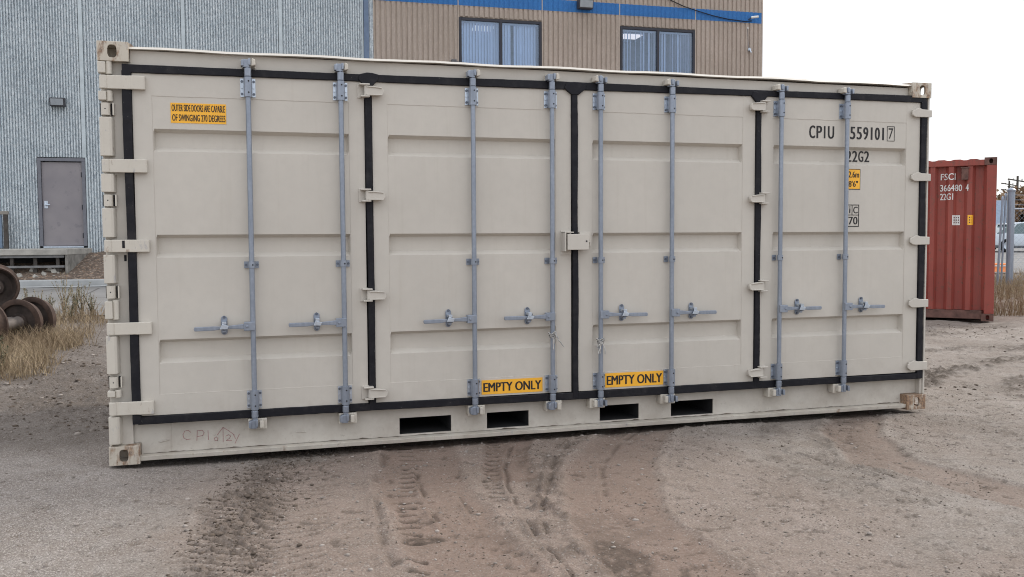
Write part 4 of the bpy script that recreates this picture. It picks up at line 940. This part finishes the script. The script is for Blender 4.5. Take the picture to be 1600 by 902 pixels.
while a < Lf:
    s0 = max(a, 0); z0 = s0-a; s1 = min(a+Hf, Lf); wire(s0, .05+z0, s1, .05+s1-a)
    wire(s0, .05+Hf-z0, s1, .05+Hf-(s1-a)); a += st_
b.build('chain_mesh', M['galv'], FE)
b = MB()
for k, zz in enumerate((2.05, 2.17, 2.29)): b.tube([(FD.x*a_, FD.y*a_, zz-.02*math.sin(a_)) for a_ in np.linspace(0, 12, 16)], .006, 4)
b.build('barbed_wire', M['galv'], FE)
def pole(x, y, h_, label):
    e = empty('utility_pole', (x, y, gz(x, y))); tag(e, label, 'utility pole', 'utility poles far behind the fence')
    b_ = MB(); b_.tube([(0, 0, -.3), (0, 0, h_)], [.16, .11], 10); b_.build('pole', M['darkwood'], e)
    for dz in (.5, 1.3):
        b_ = MB(); b_.box(-1.3, 1.3, -.06, .06, h_-dz-.06, h_-dz+.06, rot=Matrix.Rotation(.12, 3, 'Y'))
        for xx in (-1.2, -.6, .6, 1.2): b_.tube([(xx, 0, h_-dz), (xx, 0, h_-dz+.22)], .05, 6)
        b_.build('crossarm', M['darkwood'], e)
pole(82.0, 74, 7.0, 'wooden utility pole with crossarms standing tallest above the fence post'); pole(98.4, 91.5, 7.7, 'smaller distant utility pole with crossarms left of the taller one')

def carf():
    # body axis along local x, length 4.6, nose at +x
    e = empty('parked_car', (41.55, 33.4, gz(41.5, 33.4)), rad(-18)); e.scale = (1.1, 1.1, 1.1); tag(e, 'silver sedan parked on the road beyond the wire fence', 'car')
    pa = simple('silver_paint', (.48, .53, .58), .28, .55, .05); dk = simple('car_glass', (.10, .15, .16), .08, 0, .1)
    def loft(secs, mat, name, par):
        b_ = MB(); vs = []; K = len(secs[0][1])
        for x, ring in secs: vs += [(x, y, z) for y, z in ring]
        fs = [(i*K+k, i*K+(k+1) % K, (i+1)*K+(k+1) % K, (i+1)*K+k) for i in range(len(secs)-1) for k in range(K)]+[tuple(range(K)), tuple(range((len(secs)-1)*K, len(secs)*K))]
        b_.add(vs, fs); return b_.build(name, mat, par, smooth=True)
    def ring(w1, zb, zm, zt): return [(-w1*.85, zb), (w1*.85, zb), (w1, zb+.12), (w1, zm), (w1*.9, zt), (-w1*.9, zt), (-w1, zm), (-w1, zb+.12)]
    loft([(-2.3, ring(.7, .35, .6, .75)), (-2.2, ring(.84, .25, .7, .92)), (-1.4, ring(.88, .2, .78, .97)), (-.2, ring(.9, .2, .78, .95)), (1.0, ring(.9, .2, .75, .93)), (1.9, ring(.86, .22, .68, .82)), (2.2, ring(.8, .25, .55, .7)), (2.3, ring(.65, .3, .45, .55))], pa, 'body', e)
    def cab(x, w0, w1, zt): return [(-w0, .9), (w0, .9), (w1, zt), (-w1, zt)]
    loft([(-1.85, cab(0, .8, .78, .93)), (-1.1, cab(0, .84, .66, 1.36)), (-.5, cab(0, .84, .64, 1.42)), (.2, cab(0, .84, .64, 1.38)), (1.05, cab(0, .82, .78, .93))], dk, 'window', e)
    loft([(-1.2, [(-.64, 1.345), (.64, 1.345), (.60, 1.39), (-.60, 1.39)]), (-.5, [(-.65, 1.41), (.65, 1.41), (.60, 1.46), (-.60, 1.46)]), (.25, [(-.64, 1.365), (.64, 1.365), (.60, 1.41), (-.60, 1.41)])], pa, 'roof', e)
    for x in (-1.15, -.35, .55):
        b_ = MB()
        for s_ in (-1, 1): b_.tube([(x*1.1-.05, s_*.85, .92), (x*.75, s_*.655, 1.38)], .035, 6)
        b_.build('pillar', pa, e)
    for x in (-1.4, 1.4):
        for s_ in (-1, 1):
            b_ = MB(); b_.lathe([(.2, -.11), (.31, -.11), (.33, -.08), (.33, .08), (.31, .11), (.2, .11)], (x, s_*.82, .33), (0, 1, 0), 22); wl_ = b_.build('wheel', M['rubber'], e, smooth=True)
            b_ = MB(); b_.lathe([(0, -.07*1), (.12, -.1), (.2, -.11), (.21, 0), (.2, .11), (.12, .1), (0, .07)], (x, s_*.82, .33), (0, 1, 0), 14); b_.build('rim', M['zinc'], wl_, smooth=True)
    for s_ in (-1, 1):
        b_ = MB(); b_.box(2.18, 2.27, *sorted((s_*.45, s_*.72)), .52, .63); b_.build('headlight', M['white'], e, .02)
        b_ = MB(); b_.box(-2.29, -2.2, *sorted((s_*.5, s_*.76)), .68, .82); b_.build('taillight', simple('tail_lens', (.35, .02, .02), .3), e, .02)
carf()
TR = empty('box_trailer', (58.5, 53.6, gz(58.5, 53.6)), rad(-42)); tag(TR, 'pale blue box trailer standing far behind the silver car', 'trailer')
b = MB(); b.box(-4.5, 1.2, -1.2, 1.2, 1.35, 3.4); b.build('box', simple('pale_blue_panel', (.36, .47, .62), .6), TR, .03)
b = MB(); b.box(-4.4, 1.1, -1.0, 1.0, .9, 1.33); b.build('chassis', M['dark'], TR)
for x in (-4.0, -2.9, .5):
    for y in (-1, .8):
        b = MB(); b.lathe([(0, 0), (.45, 0), (.48, .05), (.48, .2), (.45, .25), (0, .25)], (x, y, .48), (0, 1, 0), 18); b.build('wheel', M['rubber'], TR)
oc = empty('orange_barricade', (24.3, 17.7, gz(24.3, 17.7)), rad(-40)); tag(oc, 'low orange plastic barricade on the road seen between red container and fence posts', 'barricade')
b = MB(); b.prism([(-.25, 0), (.25, 0), (.16, .1), (.12, .30), (-.12, .30), (-.16, .1)], -.28, .28, axis='x'); b.build('shell', simple('orange_plastic', (.8, .25, .07), .5), oc, .03)
b = MB(); b.box(-.282, .282, -.155, -.140, .20, .24); b.build('white_band', M['white'], oc)

def tree(x, y, h_, wdt, label, seed, cols_=((.13, .08, .05), (.22, .14, .08))):
    e = empty('roadside_tree', (x, y, gz(x, y))); tag(e, label, 'tree', 'brownish trees far behind the fence')
    rr = random.Random(seed); b_ = MB(); tips = []
    b_.tube([(0, 0, -.3), (.1, 0, h_*.3), (.0, .1, h_*.6)], [.02*h_, .015*h_, .008*h_], 8)
    for k in range(14):
        a = rr.uniform(0, 6.28); z0 = h_*rr.uniform(.2, .55); l_ = wdt*rr.uniform(.5, 1); p1 = Vector((math.cos(a)*l_*.5, math.sin(a)*l_*.5, z0+h_*.15)); p2 = Vector((math.cos(a)*l_*.85, math.sin(a)*l_*.85, z0+h_*rr.uniform(.2, .42)))
        b_.tube([(0, 0, z0), p1, p2], [.007*h_, .005*h_, .002*h_], 5); tips += [p1, p2, (p1+p2)/2]
    tips += [Vector((0, 0, h_*.75)), Vector((.1, .2, h_*.88))]
    b_.build('trunk', M['darkwood'], e); b_ = MB()
    for t in tips:
        for k in range(110):
            c_ = t+Vector((rr.gauss(0, 1), rr.gauss(0, 1), rr.gauss(0, .8)))*wdt*.17; n_ = Vector((rr.gauss(0, 1), rr.gauss(0, 1), rr.gauss(0, 1))).normalized(); q = n_.orthogonal().normalized()*rr.uniform(.05, .11)*h_*.42; r_3 = n_.cross(q)
            b_.add([c_-q-r_3*.6, c_+q-r_3*.6, c_+q+r_3*.6, c_-q+r_3*.6], [(0, 1, 2, 3)])
    b_.build('crown', simple('brown_leaf', cols_[1], .9, 0, .5, .6), e)
tree(69.3, 61, 4.7, 3.6, 'brown leafed tree rising right of the tall fence post', 1); tree(72.2, 61, 4.3, 3.6, 'lower brown tree cut by the right edge of the view', 2)
tree(79, 71, 4.3, 3.0, 'distant brown tree between trailer and fence post', 3)

# ------------------------------------------------------------------ vegetation
def blades(name, pts, hts, wds, mat, lean=.5, seed=0, seg=3):
    rs = np.random.RandomState(seed); n = len(pts); a = rs.uniform(0, 6.283, n); ln = rs.uniform(.1, 1, n)*lean*hts; b2 = rs.uniform(0, 6.283, n)
    V = np.zeros((n, (seg+1)*2, 3)); 
    for k in range(seg+1):
        t = k/seg; off = (t**1.8)*ln; c = pts+np.stack([np.cos(a)*off, np.sin(a)*off, t*hts*(1-.15*t*rs.rand(n))], -1)
        w2 = wds*(1-t*.85); V[:, 2*k] = c-np.stack([np.cos(b2)*w2, np.sin(b2)*w2, 0*w2], -1); V[:, 2*k+1] = c+np.stack([np.cos(b2)*w2, np.sin(b2)*w2, 0*w2], -1)
    m_ = (seg+1)*2; F = np.array([[2*k, 2*k+1, 2*k+3, 2*k+2] for k in range(seg)]); Fa = (F[None]+m_*np.arange(n)[:, None, None]).reshape(-1, 4)
    me = bpy.data.meshes.new(name); me.vertices.add(n*m_); me.vertices.foreach_set('co', V.ravel()); me.loops.add(Fa.size); me.loops.foreach_set('vertex_index', Fa.ravel())
    me.polygons.add(len(Fa)); me.polygons.foreach_set('loop_start', np.arange(0, Fa.size, 4)); me.update(); me.materials.append(mat)
    o = bpy.data.objects.new(name, me); COL.objects.link(o); return o
def grassmat(name, a, b_, c_):
    s = N(name); n = s.noise(1.1, 3); r_ = s.noise(18, 4, .8); c = s.mix(s.ramp(r_, [(.35, 0), (.65, 1)]), a, b_); c = s.mix(s.ramp(n, [(.5, 0), (.65, .7)]), c, c_); return s.fin(c, .85)
M['dry'] = grassmat('dry_straw', (.15, .105, .065), (.46, .365, .235), (.20, .14, .085))
M['weed'] = grassmat('grey_green_weed', (.085, .10, .055), (.15, .155, .095), (.17, .14, .085))
rs = np.random.RandomState(4)
def clump(n, x0, x1, y0, y1, dens):
    X = rs.uniform(x0, x1, n); Y = rs.uniform(y0, y1, n); k = rs.rand(n) < dens(X, Y); return X[k], Y[k]
def dens(X, Y):
    edge = sstep(-1.0, -1.45, X+.35*(fbm(X, Y, 1.5, 3, 500)-.5)*2-.05*(Y-6).clip(-3, 6))
    far = sstep(7.6, 8.8, Y)
    e = np.maximum(edge, far*.7)
    return e*sstep(2.9, 4.2, Y+(fbm(X, Y, 2, 2, 510)-.5)*1.4)*(.25+1.1*sstep(.35, .6, fbm(X, Y, 1.4, 3, 520)))*sstep(-3.2, -1, -Y/3.5+.0)*1.0
X, Y = clump(110000, -5.5, 1.2, 2.8, 11, dens)
P3 = np.stack([X, Y, gzv(X, Y)-.01], -1); hh = rs.uniform(.08, .36, len(X))*(.5+.7*fbm(X, Y, 1.2, 2, 530))
o = blades('dry_grass', P3, hh, rs.uniform(.0022, .0055, len(X)), M['dry'], 1.15, 1); tag(o, 'straw coloured dry grass along the left of the yard', 'grass', kind='stuff')
X = rs.uniform(13.3, 30, 26000); Y = X*.62-3+rs.uniform(-1.2, 4.5, 26000)
k = fbm(X, Y, .9, 3, 600) > .42; X, Y = X[k], Y[k]
k = ~((X > 20) & (Y > 16.6)); X, Y = X[k], Y[k]
P3 = np.stack([X, Y, gzv(X, Y)-.01], -1); o = blades('dry_grass', P3, rs.uniform(.1, .4, len(X)), rs.uniform(.003, .009, len(X)), M['dry'], .6, 2); tag(o, 'straw coloured dry grass at the foot of the wire fence', 'grass', kind='stuff')
def weed(x, y, h_, label, seed):
    rr = random.Random(seed); e = empty('tall_weed', (x, y, gz(x, y))); tag(e, label, 'weed', 'tall weeds at the road edge'); b_ = MB(); lf = MB()
    for k in range(rr.randint(9, 13)):
        a = rr.uniform(0, 6.28); l_ = rr.uniform(.08, .3)*h_; hk = h_*rr.uniform(.6, 1); pts = [(0, 0, -.03), (math.cos(a)*l_*.3, math.sin(a)*l_*.3, hk*.5), (math.cos(a)*l_, math.sin(a)*l_, hk)]
        b_.tube(pts, [.006, .004, .002], 5)
        for j in range(26):
            t = rr.uniform(.25, 1); c_ = Vector((math.cos(a)*l_*t**1.5, math.sin(a)*l_*t**1.5, hk*t)); d_ = Vector((rr.gauss(0, 1), rr.gauss(0, 1), rr.uniform(0, 1))).normalized()*rr.uniform(.02, .05); q = d_.cross(Vector((0, 0, 1))).normalized()*.007
            lf.add([c_, c_+d_*.5-q, c_+d_, c_+d_*.5+q], [(0, 1, 2, 3)])
    b_.build('stem', M['dry'], e); lf.build('leaves', M['weed'], e)
for k, (x, y, h_, lb) in enumerate(((-1.38, 9.0, .42, 'low grey green weed half hidden by the container edge'), (-1.75, 9.9, .5, 'small upright weed at the road side behind the tallest weed'), (-2.15, 10.0, .42, 'thin pale weed standing alone against the asphalt'), (-2.45, 9.6, .35, 'short weed at the asphalt edge just right of the wheels'), (-1.55, 9.2, .6, 'tall grey green weed nearest the container edge in front of the road'), (-1.85, 9.5, .75, 'tallest bushy weed a little left of the container'), (-2.3, 9.3, .5, 'short leafy weed between the two taller ones and the wheels'),
        (-2.6, 9.0, .45, 'small thin weed right beside the rusty wheels'), (-2.0, 6.0, .5, 'tall dry weed in front of the lowest rusty wheel'), (-1.62, 8.6, .5, 'loose weed low beside the left edge of the container'), (-1.5, 4.0, .38, 'lone dark weed standing in the straw in front'), (-2.05, 8.7, .5, 'leafy weed in the middle of the straw by the road'))): weed(x, y, h_, lb, 40+k)

# ------------------------------------------------------------------ pebbles and clods
def rocks(name, X, Y, R_, mat, label, cat, sq=.6, sub=1, seed=0):
    rs_ = np.random.RandomState(seed); bm = bmesh.new(); bmesh.ops.create_icosphere(bm, subdivisions=sub, radius=1); V0 = np.array([v.co[:] for v in bm.verts]); F0 = np.array([[v.index for v in f.verts] for f in bm.faces]); bm.free()
    n = len(X); J = 1+rs_.uniform(-.28, .28, (n, len(V0), 1)); sc = np.stack([R_*rs_.uniform(.7, 1.4, n), R_*rs_.uniform(.7, 1.2, n), R_*sq*rs_.uniform(.6, 1.2, n)], -1); a = rs_.uniform(0, 6.28, n)
    V = V0[None]*J*sc[:, None]; c, s_ = np.cos(a)[:, None], np.sin(a)[:, None]; V = np.stack([V[..., 0]*c-V[..., 1]*s_, V[..., 0]*s_+V[..., 1]*c, V[..., 2]], -1)
    V += np.stack([X, Y, gzv(X, Y)+R_*.12], -1)[:, None]; F = (F0[None]+len(V0)*np.arange(n)[:, None, None]).reshape(-1, 3)
    me = bpy.data.meshes.new(name); me.vertices.add(V.size//3); me.vertices.foreach_set('co', V.ravel()); me.loops.add(F.size); me.loops.foreach_set('vertex_index', F.ravel()); me.polygons.add(len(F)); me.polygons.foreach_set('loop_start', np.arange(0, F.size, 3)); me.update()
    me.materials.append(mat); o = bpy.data.objects.new(name, me); COL.objects.link(o); return tag(o, label, cat, kind='stuff')
s = N('mixed_pebble'); v = s.noise(19, 1); s.fin(s.mix(s.ramp(v, [(.35, 0), (.65, 1)]), (.15, .128, .11), (.34, .30, .27)), .9); M['peb'] = s.m
M['clod'] = simple('dark_soil_clod', (.095, .073, .056), .95, 0, .35, 25)
n = 16000; X = rs.uniform(-1.2, 6.8, n); Y = rs.uniform(-3.4, .4, n)
rocks('pebbles', X, Y, rs.pareto(3.2, n).clip(0, 4)*.0028+.0025, M['peb'], 'small pebbles scattered over the packed dirt', 'pebbles', seed=1)
n = 2500; X = rs.uniform(-2.8, 0, n); Y = rs.uniform(1, 8, n)
rocks('pebbles', X, Y, rs.pareto(3, n).clip(0, 4)*.006+.004, M['peb'], 'small pebbles in the churned earth left of the container', 'pebbles', seed=2)
n = 3200; t = rs.rand(n); A_ = np.array([(1.45, .3), (1.08, .1), (.94, -.47), (.82, -1.11), (.74, -1.72), (.66, -2.8)]); ti = t*5; i0 = ti.astype(int).clip(0, 4); f_ = (ti-i0)[:, None]; Pp = A_[i0]*(1-f_)+A_[i0+1]*f_+rs.normal(0, .13, (n, 2))
rocks('soil_clods', Pp[:, 0], Pp[:, 1], rs.pareto(3, n).clip(0, 3)*.004+.003, M['clod'], 'loose soil crumbs along the broadest tyre track', 'soil', seed=3)
n = 2600; X = rs.uniform(-2.6, .2, n); Y = rs.uniform(1.2, 6.5, n); 
rocks('soil_clods', X, Y, rs.pareto(2.6, n).clip(0, 3)*.006+.005, M['clod'], 'dark soil lumps at the edge of the dry grass', 'soil', seed=4)
n = 3200; X = rs.uniform(6.6, 12, n); Y = rs.uniform(.2, 7, n); k = fbm(X, Y, .8, 3, 700) > .52; X, Y = X[k], Y[k]
rocks('soil_clods', X, Y, rs.pareto(2.6, len(X)).clip(0, 3)*.006+.004, M['clod'], 'dark soil lumps on the rough ground right of the container', 'soil', seed=5)

n = 12000; X = rs.uniform(.6, 7.5, n); Y = rs.uniform(-3.4, .6, n); k = (fbm(X, Y, 3, 3, 710)+.3*fbm(X, Y, 12, 2, 720)) > .72; X, Y = X[k], Y[k]
rocks('soil_clods', X, Y, rs.pareto(3, len(X)).clip(0, 3)*.0025+.0025, M['clod'], 'brown soil crumbs strewn over the middle and right of the yard', 'soil', seed=6)
